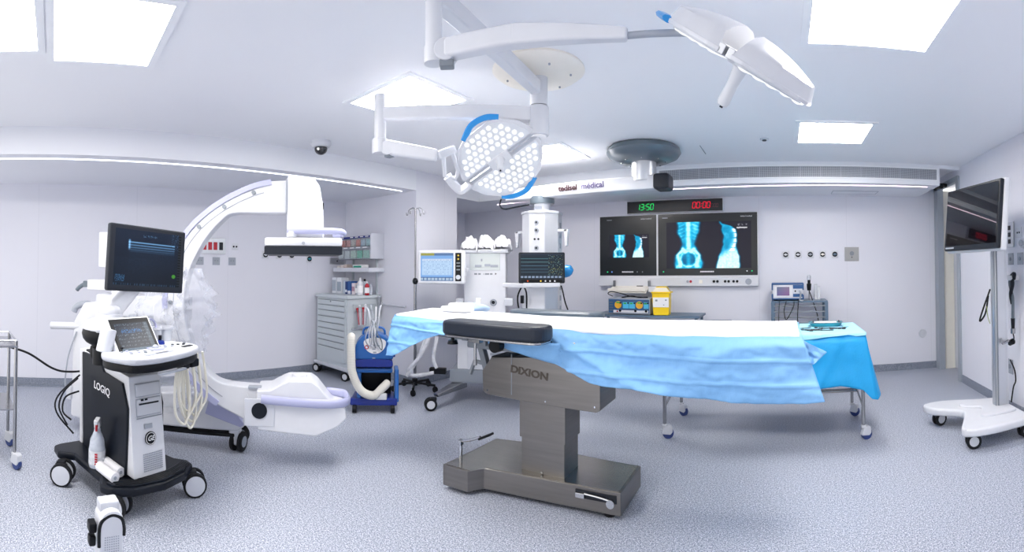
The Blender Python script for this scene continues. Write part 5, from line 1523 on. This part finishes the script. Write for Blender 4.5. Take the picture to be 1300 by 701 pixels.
hoop = G().tube(hp, .024, 10, 8, flat=(1.0, .8)).build('hoop_handle', M['lilac'], t)
G().cyl((-.09, -.15, 1.78), (-.09, -.15, 1.74), .035).build('hoop_foot', M['white'], hoop)
# tube head at the lower end of the C
body = [(-.33, .31), (-.34, .60), (-.24, .605), (-.15, .655), (-.10, .675), (.07, .675), (.12, .64), (.24, .49), (.32, .475), (.33, .40), (.26, .335), (.10, .27)]
tb = G().prism(body, .32, .014, T(0, .16, 0) @ RX(90), 3).build('tube_housing', M['white'], t, angle=20)
G().cyl((-.02, 0, .66), (-.02, 0, .695), .058, n=32, bev=.006).build('tube_port', M['white'], tb)
G().box((-.315, -.162, .44), (.22, .012, .20), .004).build('side_cover', M['white2'], tb)
G().cyl((-.315, -.165, .455), (-.315, -.174, .455), .058, n=32).build('round_window', M['navyblack'], tb)
hp = [(-.30, -.185, .545), (-.05, -.195, .53), (.20, -.185, .515), (.33, -.12, .51), (.35, .0, .51), (.33, .12, .51), (.20, .18, .515)]
G().tube(hp, .030, 10, 6, flat=(1.1, .6)).build('bumper_handle', M['lilac'], tb)
G().box((-.36, -.06, .60), (.10, .06, .02), .005).build('top_catch', M['greyplastic'], tb)
# mobile base: vertical column behind the left, floor legs, carriage
G().prism([(-2.02, .14), (-1.56, .10), (-1.52, 1.05), (-1.60, 1.20), (-1.90, 1.18), (-2.00, 1.0)], .50, .03, T(0, .62, 0) @ RX(90), 3).build('column', M['white'], t)
G().box((-1.72, .30, .40), (.03, .40, .50), .01).build('column_vent', M['greyplastic'], t)
G().box((-1.50, .30, 1.16), (.62, .26, .20), .03).build('carriage', M['white2'], t)
G().box((-1.10, .24, 1.15), (.28, .30, .24), .03).build('c_clamp', M['white'], t)
for x in (-1.42, -1.26): G().box((x, .12, .98), (.07, .05, .24), .008).build('cable_duct', M['greyplastic'], t)
G().prism([(-1.96, .16), (-.52, .17), (-.46, .22), (-.62, .42), (-1.00, .47), (-1.9, .34)], .24, .02, T(0, .42, 0) @ RX(90), 3).build('floor_leg', M['white'], t)
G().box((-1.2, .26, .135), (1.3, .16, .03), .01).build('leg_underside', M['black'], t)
G().prism([(-.80, .30), (-.50, .205), (-.47, .23), (-.60, .41), (-.76, .43)], .25, .010, T(0, .425, 0) @ RX(90)).build('leg_tip', M['lilac'], t)
def twin(parent, x, y, r=.085, a=0):
    c = G().box((x, y, r + .035), (.10, .10, .13), .02).build('caster', M['white'], parent)
    for k in (-1, 1):
        mm = T(x, y, 0) @ RZ(a)
        G().lathe([(0, -.018), (r * .6, -.018), (r, -.012), (r, .012), (r * .6, .018), (0, .018)], 28, mm @ T(0, k * .035 - .03, r) @ RX(90)).build('wheel', M['rubber'], c)
        G().lathe([(0, -.02), (r * .55, -.02), (r * .55, .02), (0, .02)], 20, mm @ T(0, k * .035 - .03, r) @ RX(90)).build('wheel_disc', M['greyplastic'], c)
twin(t, -.55, .24, .08, 70); twin(t, -.55, .45, .08, 20); twin(t, -1.8, .25, .07); twin(t, -1.8, .52, .07)
# steering bar, grips and screen arm on the back of the column
G().cyl((-2.22, .10, .955), (-1.70, .20, .97), .034, n=24, bev=.006).build('push_bar', M['white'], t)
G().tube([(-2.06, .25, 1.08), (-2.03, .25, 1.13), (-1.93, .25, 1.16), (-1.83, .25, 1.12), (-1.79, .25, 1.03), (-1.78, .25, .98)], .030, 10, 6).build('brake_grip', M['greyplastic'], t)
G().tube([(-1.66, .40, 1.08), (-1.60, .40, 1.12), (-1.52, .40, 1.14)], .028, 10, 4).build('brake_grip', M['midgrey'], t)
G().box((-1.78, .35, 1.335), (.34, .12, .10), .012).build('screen_arm', M['white'], t)
G().box((-1.97, .32, 1.34), (.05, .06, .06), .01).tube([(-1.97, .32, 1.35), (-2.03, .30, 1.31), (-2.06, .30, 1.28)], .020, 8, 3).build('arm_lever', M['slate'], t)
G().box((-1.60, .34, 1.30), (.12, .30, .35), .02).build('arm_block', M['white2'], t)
sc_ = G().box((-1.62, .30, 1.66), (.42, .05, .33), .015).build('control_screen', M['white'], t)
G().tube([(-1.95, .10, .92), (-2.02, .08, .70), (-2.05, .08, .45), (-2.02, .10, .38)], .008, 6).build('pendant_cable', M['greyplastic'], t)
G().box((-2.02, .11, .36), (.05, .05, .12), .012).build('hand_switch', M['white2'], t)
# clear protective sleeves bundled on the lower left part of the arc
def sleeve(cx0, zt, zb, seed, w0=.10):
    def fn(u, v):
        z = lerp(zt, zb, v)
        a = u * 2 * PI
        r = w0 * (.5 + .8 * math.sin(min(1, v * 1.1) * PI * .85)) * (1 + .55 * N(math.cos(a) * 1.6 + seed, math.sin(a) * 1.6, v * 6) + .45 * N(math.cos(a) * 4, math.sin(a) * 4, v * 15 + seed))
        return Vector((cx0 + r * math.cos(a) + .04 * N(v * 3, seed), -.13 + .7 * r * math.sin(a), z))
    return fn
o = thing('plastic_sleeve', 'crumpled clear plastic sleeve hanging on the left part of the C-arm', 'plastic cover', CO, CR)
G().grid(sleeve(-.83, 1.50, .86, 2.2, .12), 36, 44).build('film', M['clear'], o, angle=180)
o = thing('plastic_sleeve', 'second clear plastic sleeve hanging behind the ultrasound screen', 'plastic cover', CO, CR)
G().grid(sleeve(-1.16, 1.38, .82, 5.2, .10), 30, 34).build('film', M['clear'], o, angle=180)
o = thing('plastic_sleeve', 'clear plastic bag hanging low behind the ultrasound cables', 'plastic cover', CO, CR)
G().grid(sleeve(-1.02, .86, .40, 8.2, .12), 30, 30).build('film', M['clear'], o, angle=180)

# ================================================================ ULTRASOUND MACHINE
UO = (-2.84, .64, 0); UR = 113.0
t = thing('ultrasound_machine', 'black and white ultrasound machine with tilted touch panel and large screen, on four casters', 'ultrasound machine', UO, UR)
# base platform with foot rest
pf = [(-.33, .10), (-.30, .02), (-.18, -.05), (.03, -.085), (.22, -.05), (.34, .03), (.35, .10), (.30, .18), (.25, .62), (.30, .70), (.28, .80), (-.28, .80), (-.34, .78), (-.36, .66), (-.27, .58), (-.27, .20)]
G().prism(pf, .055, .016, T(0, 0, .135), 3).build('base', M['navyblack'], t)
fr_ = [(-.29, .09), (-.27, .03), (-.17, -.03), (.03, -.065), (.21, -.03), (.31, .04), (.30, .09), (.15, .045), (.03, .02), (-.12, .04)]
fo = G().prism(fr_, .012, .004, T(0, 0, .19)).build('foot_rest', M['dark'], t)
for k in range(5): G().tube([(-.26, .07 - .018 * k + .01, .203), (-.12, .025 - .016 * k + .004, .203), (.03, .005 - .014 * k, .203), (.17, .025 - .016 * k + .004, .203), (.29, .07 - .018 * k + .01, .203)], .0028, 5, 5).build('foot_rest_rib', M['black'], fo)
def bigwheel(parent, x, y, a, r=.078):
    mm = T(x, y, 0) @ RZ(a)
    c = G().box((0, 0, .135), (.06, .06, .05), .01, mm).box((.02, 0, .085), (.05, .035, .11), .01, mm).build('caster', M['black'], parent)
    for s in (-1, 1):
        G().lathe([(r * .80, -.016), (r, -.012), (r, .012), (r * .80, .016)], 32, mm @ T(.015, s * .042, r) @ RX(90)).build('wheel', M['rubber'], c)
        G().lathe([(0, -.020), (r * .82, -.018), (r * .84, -.010), (r * .84, .010), (r * .82, .018), (0, .020)], 32, mm @ T(.015, s * .042, r) @ RX(90)).build('wheel_disc', M['white2'], c)
bigwheel(t, -.37, .58, -42); bigwheel(t, .31, .0, -32); bigwheel(t, -.25, .05, -60); bigwheel(t, .27, .62, 30)
# tower body: white core with black side cheeks
side = [(.03, .205), (.72, .205), (.62, .86), (.50, .92), (.30, .92), (.25, .80), (.12, .80)]
def sideprism(g, pts, x0, x1, bev, m_=ID): return g.prism(pts, x1 - x0, bev, m_ @ T(x0, 0, 0) @ Matrix(((0, 0, 1, 0), (1, 0, 0, 0), (0, 1, 0, 0), (0, 0, 0, 1))))
core = sideprism(G(), [(.02, .20), (.71, .20), (.74, .88), (.10, .815)], -.135, .115, .012).build('tower', M['white'], t)
cheek = [(.10, .20), (.685, .20), (.715, .875), (.47, .875), (.39, .79), (.15, .765), (.085, .62), (.085, .50)]
ch = sideprism(G(), cheek, -.152, -.130, .006).build('side_panel', M['navyblack'], t)
sideprism(G(), cheek, .110, .132, .006).build('side_panel', M['navyblack'], t)
sideprism(G(), [(.50, .86), (.20, .79), (.72, .79), (.72, .89)], -.12, .10, .008).build('tower_top', M['black'], t)
sideprism(G(), [(.708, .20), (.745, .20), (.765, .89), (.732, .89)], -.150, .130, .008).build('rear_panel', M['white'], t)
text('LOGIQ', .072, M['letters'], ch, T(-.1528, .41, .67) @ RZ(-90) @ FRONT @ RZ(-3), 'lettering', bold=.0006, label='white capital letters')
# front fascia details (front leans back)
def ff(x, z, dy=0): return T(x, .02 + (z - .20) * .13 - .004 + dy, z) @ RX(-7.4)
for (z, h) in ((.725, .085), (.62, .11)):
    G().box((0, 0, 0), (.19, .006, h), .003, ff(-.0, z)).build('drive_bay', M['greyplastic'], core)
    G().box((0, -.004, 0), (.18, .006, h - .012), .003, ff(-.0, z)).build('bay_door', M['white2'], core)
G().box((0, -.009, 0), (.15, .004, .010), .001, ff(0, .64)).build('disc_slot', M['dark'], core)
for x in (-.05, -.02): G().box((x, -.009, 0), (.02, .004, .012), .001, ff(0, .665)).build('port', M['dark'], core)
G().box((0, -.004, 0), (.19, .004, .006), 0, ff(0, .555)).build('bay_gap', M['midgrey'], core)
G().box((0, -.002, 0), (.06, .004, .03), .003, ff(-.01, .50)).build('latch', M['greyplastic'], core)
G().cyl((0, 0, 0), (0, -.006, 0), .041, n=36, M_=ff(.0, .425)).build('badge', M['black'], core)
b_ = G().torus((0, 0, 0), .035, .002, ff(.0, .425, -.007) @ RX(90), 32, 6)
b_.build('badge_ring', M['letters'], core)
text('GE', .042, M['letters'], core, ff(.0, .425, -.0075) @ FRONT, 'lettering', shear=.35, bold=.0004, label='round monogram letters')
g = G()
for r in range(9):
    for c in range(11): g.box((-.066 + .0135 * c, -.001, -.05 + .0125 * r), (.009, .004, .005), 0, ff(.01, .285))
g.build('vent_slots', M['greyplastic'], core)['kind'] = 'stuff'
# neck and bulb
G().cyl((-.30, .16, .90), (-.30, .16, 1.0), .052, n=28).build('holder_cup', M['black'], t)
G().box((-.02, .28, .93), (.24, .34, .06), .02).build('neck_base', M['black'], t)
G().box((-.22, .14, .955), (.13, .36, .10), .03, T(-.22, .14, 0) @ RZ(10) @ T(.22, -.14, 0)).build('support_bracket', M['black'], t)
nk = G().ball((-.29, .24, 1.075), (.085, .13, .075)).build('neck_shell', M['black'], t)
G().ball((-.28, .24, 1.115), (.09, .14, .06)).build('neck_cap', M['white'], t)
G().cyl((-.20, .24, 1.155), (-.20, .24, 1.20), .085, n=32).build('arm_collar', M['white2'], t)
ar = G(); tapered_box(ar, (-.20, .24, 1.21), (.03, .20, 1.44), .13, .13, .10, .09, .03); ar.ball((-.19, .24, 1.225), (.08, .08, .06)); ar.build('monitor_arm', M['white'], t)
# gel bottle in holder
gb = G().cyl((0, 0, 0), (0, 0, .14), .048, n=28, bev=.008, M_=T(-.36, .02, 1.00) @ RX(0) @ RY(14)).build('gel_warmer', M['white2'], t)
# keyboard panel, turned a little
KB = T(-.06, -.07, .985) @ RZ(11)
kb = [(-.33, .10), (-.33, -.06), (-.28, -.15), (-.12, -.19), (.12, -.18), (.27, -.13), (.335, -.03), (.33, .06), (.26, .22), (-.16, .22)]
kb = [(p.x, p.y) for p in smooth_path([(x, y, 0) for x, y in kb], 4, closed=True)]
k0 = G().prism([(x * .97, y * .97) for x, y in kb], .05, .014, KB @ T(0, 0, -.065)).build('panel_tray', M['black'], t)
k1 = G().prism(kb, .042, .015, KB @ T(0, 0, -.018), 3).build('control_panel', M['panelwhite'], t)
def onkb(x, y, z=.0245): return KB @ T(x, y, z)
for k in range(5): G().cyl((0, 0, 0), (0, 0, .022), .012, n=16, M_=onkb(-.20 + .072 * k, .075)).build('knob', M['black'], k1)
G().cyl((0, 0, 0), (0, 0, .02), .030, .026, n=24, M_=onkb(.16, .10)).build('mode_knob', M['navy'], k1)
G().cyl((0, 0, 0), (0, 0, .05), .012, n=16, M_=onkb(.19, .13)).build('stick', M['black'], k1)
G().cyl((0, 0, 0), (0, 0, .006), .055, n=36, M_=onkb(.01, .0)).build('trackball_ring', M['lilac'], k1)
G().ball((0, 0, .004), .022, onkb(.01, .0)).build('trackball', M['greyplastic'], k1)
random.seed(3)
for x, y, mm in ((-.20, .0, 'lilac'), (-.16, -.03, 'lilac'), (-.12, .02, 'greyplastic'), (-.10, -.02, 'greyplastic'), (-.06, -.04, 'greyplastic'), (-.19, .04, 'lilac'), (-.13, -.055, 'midgrey'), (-.22, -.03, 'greyplastic'), (.09, -.01, 'greyplastic'), (.12, .02, 'greyplastic'), (.08, .03, 'greyplastic'), (.15, -.01, 'greyplastic'), (.19, .02, 'dark'), (.22, .0, 'dark'), (.25, -.02, 'dark'), (.28, .0, 'dark'), (-.24, .03, 'greyplastic')):
    G().cyl((0, 0, 0), (0, 0, .006), .0095, n=14, M_=onkb(x, y)).build('button', M[mm], k1)
G().box((0, 0, 0), (.22, .035, .006), .003, onkb(-.08, -.115)).build('palm_handle', M['greyplastic'], k1)
G().box((0, 0, 0), (.10, .016, .008), .002, onkb(-.06, -.12)).build('handle_slot', M['dark'], k1)
G().box((0, 0, 0), (.085, .030, .008), .003, onkb(.22, -.075)).build('side_slot', M['black'], k1)
# touch screen, leaning back above the keys
TS = T(-.15, .02, 1.075) @ RZ(4) @ RX(-36)
ts = G().box((0, .006, .01), (.33, .03, .255), .008, TS).build('touch_panel', M['white'], t)
G().box((0, -.011, .01), (.30, .006, .228), .002, TS).build('touch_bezel', M['black'], ts)
def touch(u, v):
    c = (.16, .20, .26)
    n = N(u * 40, v * 30, 4)
    if .62 < v < .78 and .15 < u < .75 and n > .1: return (.25, .50, .75)
    if abs((v * 8) % 1 - .5) < .2 and n > .22: return (.45, .52, .58)
    if u > .88: return (.30, .36, .42)
    if v < .10: return (.32, .42, .50)
    return c
screen('display', .255, .185, 70, 50, touch, ts, TS @ T(.0, -.0145, .0) @ FRONT)
# large monitor
MS = T(.03, .135, 1.553) @ RY(3) @ RX(0)
mo = G().box((0, .018, 0), (.60, .045, .425), .012, MS).build('monitor', M['dark'], t)
G().box((0, .045, -.02), (.56, .03, .38), .012, MS).build('monitor_back', M['white2'], mo)
def usimg(u, v):
    c = (.03 + .02 * v, .07 + .05 * v, .12 + .09 * v)
    n = .5 + .5 * N(u * 30, v * 30)
    b = .0
    if .19 < u < .90:
        for k, (y0, a) in enumerate(((.775, .85), (.725, .6), (.68, .45), (.64, .28), (.61, .15))):
            b += a * gauss(v - y0, .010) * (1 if u > .22 else .5)
    b += .8 * gauss(u - .205, .014) * sstep(.62, .68, v) * sstep(.84, .80, v)
    if .2 < u < .9 and v < .75: b += .06 * n * sstep(.0, .7, v)
    if v < .5: b += .05 * n * sstep(.6, .1, abs(u - .25)) 
    if u > .84 and abs(math.hypot((u - .90), (v - .20) * .75)) < .028: return (.25, .55, .18)
    if .40 < u < .62 and .88 < v < .93 and N(u * 70, v * 50) > .1: b += .35
    if .84 < u < .99 and v > .70 and N(u * 80, v * 60) > .35: b += .35
    if .02 < u < .16 and .06 < v < .19 and N(u * 60, v * 60, 3) > .05: return (.18, .35, .50)
    if v < .035 and N(u * 60, 1) > .1: b += .3
    if u > .955: return (.015, .02, .03) if (v * 20) % 1 < .7 else (.2, .25, .3)
    return (c[0] + b * .55, c[1] + b * .75, c[2] + b * .9)
screen('display', .525, .355, 150, 100, usimg, mo, MS @ T(.0, -.0055, .005) @ FRONT)
# probe holder cups and gauges on the right of the panel
for k, (x, y, r_) in enumerate(((.22, .22, .035), (.30, .20, .040))):
    G().lathe([(r_ * .8, 0), (r_, .08), (r_ * 1.15, .085), (r_ * 1.15, .10), (r_ * .9, .10), (r_ * .7, .01)], 24, KB @ T(x, y - .03, .02)).build('probe_cup', M['white2'], t)
G().torus((0, 0, 0), .042, .008, KB @ T(.20, .22, .13) @ RX(70), 24, 8).build('cup_ring', M['lilac'], t)
# probe connectors under the panel
for x in (.12, .21): G().box((0, 0, 0), (.075, .05, .05), .01, KB @ T(x, -.13, -.07)).build('cable_hook', M['black'], t)
G().box((0, 0, 0), (.22, .03, .012), .003, KB @ T(-.04, -.185, -.075)).build('drawer_edge', M['greyplastic'], t)
# looped cream probe cables
random.seed(11)
for k in range(6):
    x0 = .12 + .035 * k; x1 = x0 + .10 + .03 * (k % 3); lo = .50 + .05 * (k % 3) - .02 * k
    y0 = -.10 + .02 * k
    pts = [(x0, y0, .93), (x0 - .03, y0 + .01, .80), (x0 - .01 + .02 * (k % 2), y0 + .03, lo + .09), (x0 + .08, y0 + .05, lo), (x1 + .02, y0 + .05, lo + .10), (x1, y0 + .04, .78), (x1 - .04, y0 + .03, .93)]
    G().tube(pts, .0085, 8, 8).build('probe_cable', M['cable'], t)
# black mains cables at the back left
for pts in (((-.22, .64, .70), (-.30, .70, .60), (-.33, .72, .48), (-.28, .68, .36)), ((-.20, .65, .72), (-.33, .74, .56), (-.34, .74, .44), (-.24, .66, .30)), ((-.20, .66, .60), (-.28, .72, .55), (-.30, .72, .45), (-.26, .66, .40))):
    G().tube(pts, .0065, 6).build('mains_cable', M['blackcable'], t)

# spray bottle on the left of the base
def uloc(x, y, z):
    v = T(*UO) @ RZ(UR) @ Vector((x, y, z)); return tuple(v)
o = thing('spray_bottle', 'frosted spray bottle with red trigger standing on the ultrasound base', 'spray bottle', uloc(-.225, .33, .192), UR - 40)
G().lathe([(0, 0), (.044, 0), (.048, .01), (.048, .10), (.040, .16), (.020, .205), (.018, .225), (0, .225)], 28).build('bottle', M['bottle'], o)
G().lathe([(.0492, .02), (.0492, .10)], 28).build('label', clear_mat('bottle_label', '#eef0f4', .9), o)
for k in range(5): G().box((.004, -.0495, .030 + .014 * k), (.016, .003, .010), .001, RY(0)).build('red_print', M['red'], o)
G().box((0, 0, .245), (.034, .04, .04), .006).box((0, -.005, .268), (.030, .07, .022), .006).box((0, -.045, .266), (.022, .02, .018), .004).build('spray_head', M['white'], o)
G().tube([(0, -.018, .252), (0, -.032, .235), (0, -.028, .215)], .007, 8, 3).build('trigger', M['red'], o)
o.scale = (1.15, 1.15, 1.12)
for k, (x, y, lb) in enumerate(((-.245, .16, 'white wipe roll, nearer one lying on the ultrasound base'), (-.175, .21, 'white wipe roll against the black side panel'))):
    o = thing('paper_roll', lb, 'roll', uloc(x, y, .192 + .032), UR, 'white rolls on the ultrasound base')
    G().lathe([(.010, -.10), (.030, -.10), (.032, -.095), (.032, .095), (.030, .10), (.010, .10)], 24, RX(90)).build('roll', M['tissue'], o)
    G().cyl((0, -.101, 0), (0, -.085, 0), .011).build('core', M['greyplastic'], o)

# stitching duplicate of the ultrasound machine's front, built as a perforated white housing
t = thing('stitch_duplicate', 'stitching duplicate of the ultrasound front, a low white perforated housing with black rim', 'stand', (-2.29, .29, 0), 99)
def roundtop(w_, h_, r_):
    pts = [(-w_ / 2, 0), (w_ / 2, 0)]
    for k in range(13): a = PI * k / 12; pts.append((w_ / 2 * math.cos(a), h_ - r_ + r_ * math.sin(a)))
    return pts
G().prism(roundtop(.118, .325, .05), .12, .012, T(0, .06, .0) @ RX(90)).build('housing', M['white'], t)
G().tube([(-.062, -.055, .16), (-.062, -.055, .24), (-.045, -.055, .285), (0, -.055, .305), (.045, -.055, .285), (.062, -.055, .24), (.062, -.055, .20)], .009, 8, 5).build('rim', M['black'], t)
G().box((.0, .02, .325), (.10, .08, .05), .012).build('top_block', M['white2'], t)
G().box((-.085, .0, .235), (.04, .06, .05), .01).box((-.085, .0, .17), (.035, .05, .05), .01).build('side_clip', M['black'], t)
g = G()
for r in range(16):
    for c in range(7): g.box((-.033 + .011 * c, -.0605, .03 + .0115 * r), (.006, .003, .004))
g.build('perforation', M['greyplastic'], t)['kind'] = 'stuff'

# ================================================================ LEFT EDGE: STEEL TROLLEY AND MAINS LEAD
t = thing('steel_trolley', 'stainless steel trolley with two shelves cut by the left edge of the photo', 'trolley', (-3.455, -.27, 0), 102)
for x in (0, -.55):
    for y in (0, .45):
        G().cyl((x, y, .11), (x, y, .94), .0135).build('leg', M['tubesteel'], t)
        caster(t, x, y, -60, .115, r=.045)
G().box((-.275, .225, .90), (.58, .48, .014), .003).build('upper_shelf', M['tubesteel'], t)
G().box((-.275, .225, .43), (.55, .45, .012), .003).build('lower_shelf', M['tubesteel'], t)
for (a, b) in (((0, 0), (-.55, 0)), ((0, 0), (0, .45)), ((-.55, 0), (-.55, .45)), ((0, .45), (-.55, .45))):
    G().cyl((a[0], a[1], .945), (b[0], b[1], .945), .008).build('guard_rail', M['chrome'], t)
tag(G().tube([(-3.75, -.42, .86), (-3.75, -.20, .80), (-3.85, .0, .66), (-3.90, .14, .62), (-3.95, .32, .63), (-3.96, .40, .70), (-3.95, .46, .80), (-3.92, .62, .86), (-3.85, .85, .93)], .009, 8, 8).build('mains_lead', M['blackcable']), 'black mains lead sagging in front of the left wall', 'cable')

# ================================================================ SCREEN ON A ROLLING STAND (RIGHT)
t = thing('screen_stand', 'white rolling stand with one aluminium pole by the right wall', 'stand', (1.93, 3.92, 0), 0)
bp = [(-.60, .38), (-.63, .30), (-.56, .18), (-.36, .05), (-.40, -.12), (-.52, -.36), (-.50, -.44), (-.34, -.47), (-.05, -.44), (.10, -.40), (.14, -.30), (.13, .10), (.12, .28), (-.10, .34), (-.40, .42)]
bp = [(p.x, p.y) for p in smooth_path([(x, y, 0) for x, y in bp], 3, closed=True)]
G().prism(bp, .07, .022, T(0, 0, .115), 3).build('base', M['white'], t)
G().prism([(x * .55 + .02, y * .5) for x, y in bp], .03, .012, T(0, 0, .178), 2).build('base_cover', M['white'], t)
dw = [(-.52, .26, 20), (-.45, -.37, -10), (.05, -.36, 10), (.06, .22, 0)]
for x, y, a in dw: dwheel(t, x, y, a, .064, 'wheelgrey', 'rubber', zl=.135, housing='slate')
G().prism([(-.055, -.04), (.055, -.04), (.07, 0), (.055, .06), (-.055, .06), (-.07, 0)], 1.75, .006, T(.02, .0, .15)).build('pole', M['alu'], t)
G().box((-.020, -.047, 1.0), (.010, .012, 1.62), .002).box((-.045, -.042, 1.0), (.006, .010, 1.62), .002).build('pole_groove', M['midgrey'], t)
G().box((.075, .0, 1.0), (.05, .06, 1.68), .01).build('pole_cover', M['white2'], t)
G().box((-.10, -.0, 1.80), (.26, .16, .10), .01).build('screen_bracket', M['white2'], t)
G().tube([(.09, -.05, .80), (.02, -.07, .78), (.00, -.07, .83)], .012, 8, 3).build('cable_hook', M['tubesteel'], t)
scx, scy, scz = 1.655, 3.90, 1.95
SM = T(scx - 1.93, scy - 3.92, scz) @ RZ(-79.2) @ RX(-5)
sm_ = G().box((0, .030, 0), (.87, .045, .595), .012, SM).build('screen', M['dark'], t)
G().box((0, .075, 0), (.90, .06, .63), .018, SM).build('screen_back', M['white'], sm_)
G().box((0, .120, 0), (.45, .05, .35), .015, SM).build('rear_cover', M['white2'], sm_)
G().box((0, .0055, .012), (.835, .006, .53), .002, SM).build('glass', M['tvglass'], sm_)
G().box((0, 0, 0), (.15, .002, .014), 0, SM @ T(-.32, .0015, -.272)).build('printed_mark', M['greyplastic'], sm_)
# cables hanging on the stand
G().tube([(-.02, .10, 1.28), (-.09, .11, 1.1), (-.13, .11, .98), (-.07, .11, 1.05), (-.04, .10, 1.22)], .009, 8, 6).build('hanging_cable', M['blackcable'], t)
G().tube([(-.06, .10, 1.12), (-.05, .10, 1.02), (-.03, .09, .95)], .004, 6, 4).build('hanging_cable', M['amberwire'] if 'amberwire' in M else M['greyplastic'], t)
G().tube([(.10, -.06, .62), (.14, -.07, .52), (.15, -.07, .42), (.13, -.06, .36), (.11, -.05, .22)], .007, 8, 5).build('hanging_cable', M['blackcable'], t)
t = thing('wall_handset', 'dark coiled handset cable hanging on the right wall beside the pole', 'handset', (2.245, 4.12, 1.0), -90)
G().box((-.02, -.05, .38), (.20, .10, .05), .01).build('shelf', M['white'], t)
G().tube([(.07, -.06, .37), (.10, -.07, .42), (.05, -.07, .40), (.08, -.08, .32), (.04, -.08, .22), (.05, -.07, .12)], .020, 8, 6).build('coiled_cable', M['dark'], t)
G().tube([(.05, -.06, .40), (.0, -.07, .34), (.03, -.07, .25), (.06, -.07, .16), (.055, -.07, -.02)], .016, 8, 6).build('coiled_cable', M['slate'], t)
G().cyl((.055, -.07, -.02), (.055, -.07, -.12), .022, .017).build('grip', M['dark'], t)
G().cyl((.055, -.07, -.12), (.055, -.07, -.17), .024).build('collar', M['tubesteel'], t)
G().cyl((.05, -.07, -.25), (.0, -.08, -.27), .03).tube([(.055, -.07, -.17), (.07, -.07, -.22), (.03, -.07, -.25)], .006).build('plug', M['black'], t)
t = thing('gas_outlet', 'round grey wall fitting cut by the right edge of the photo', 'gas outlet', (2.245, 3.93, 1.62), -90)
G().cyl((0, 0, .10), (0, -.03, .10), .05).build('plate', M['white2'], t)
G().cyl((0, -.03, .10), (0, -.05, .10), .03).build('ring', M['greyplastic'], t)
bpy.context.view_layer.update()
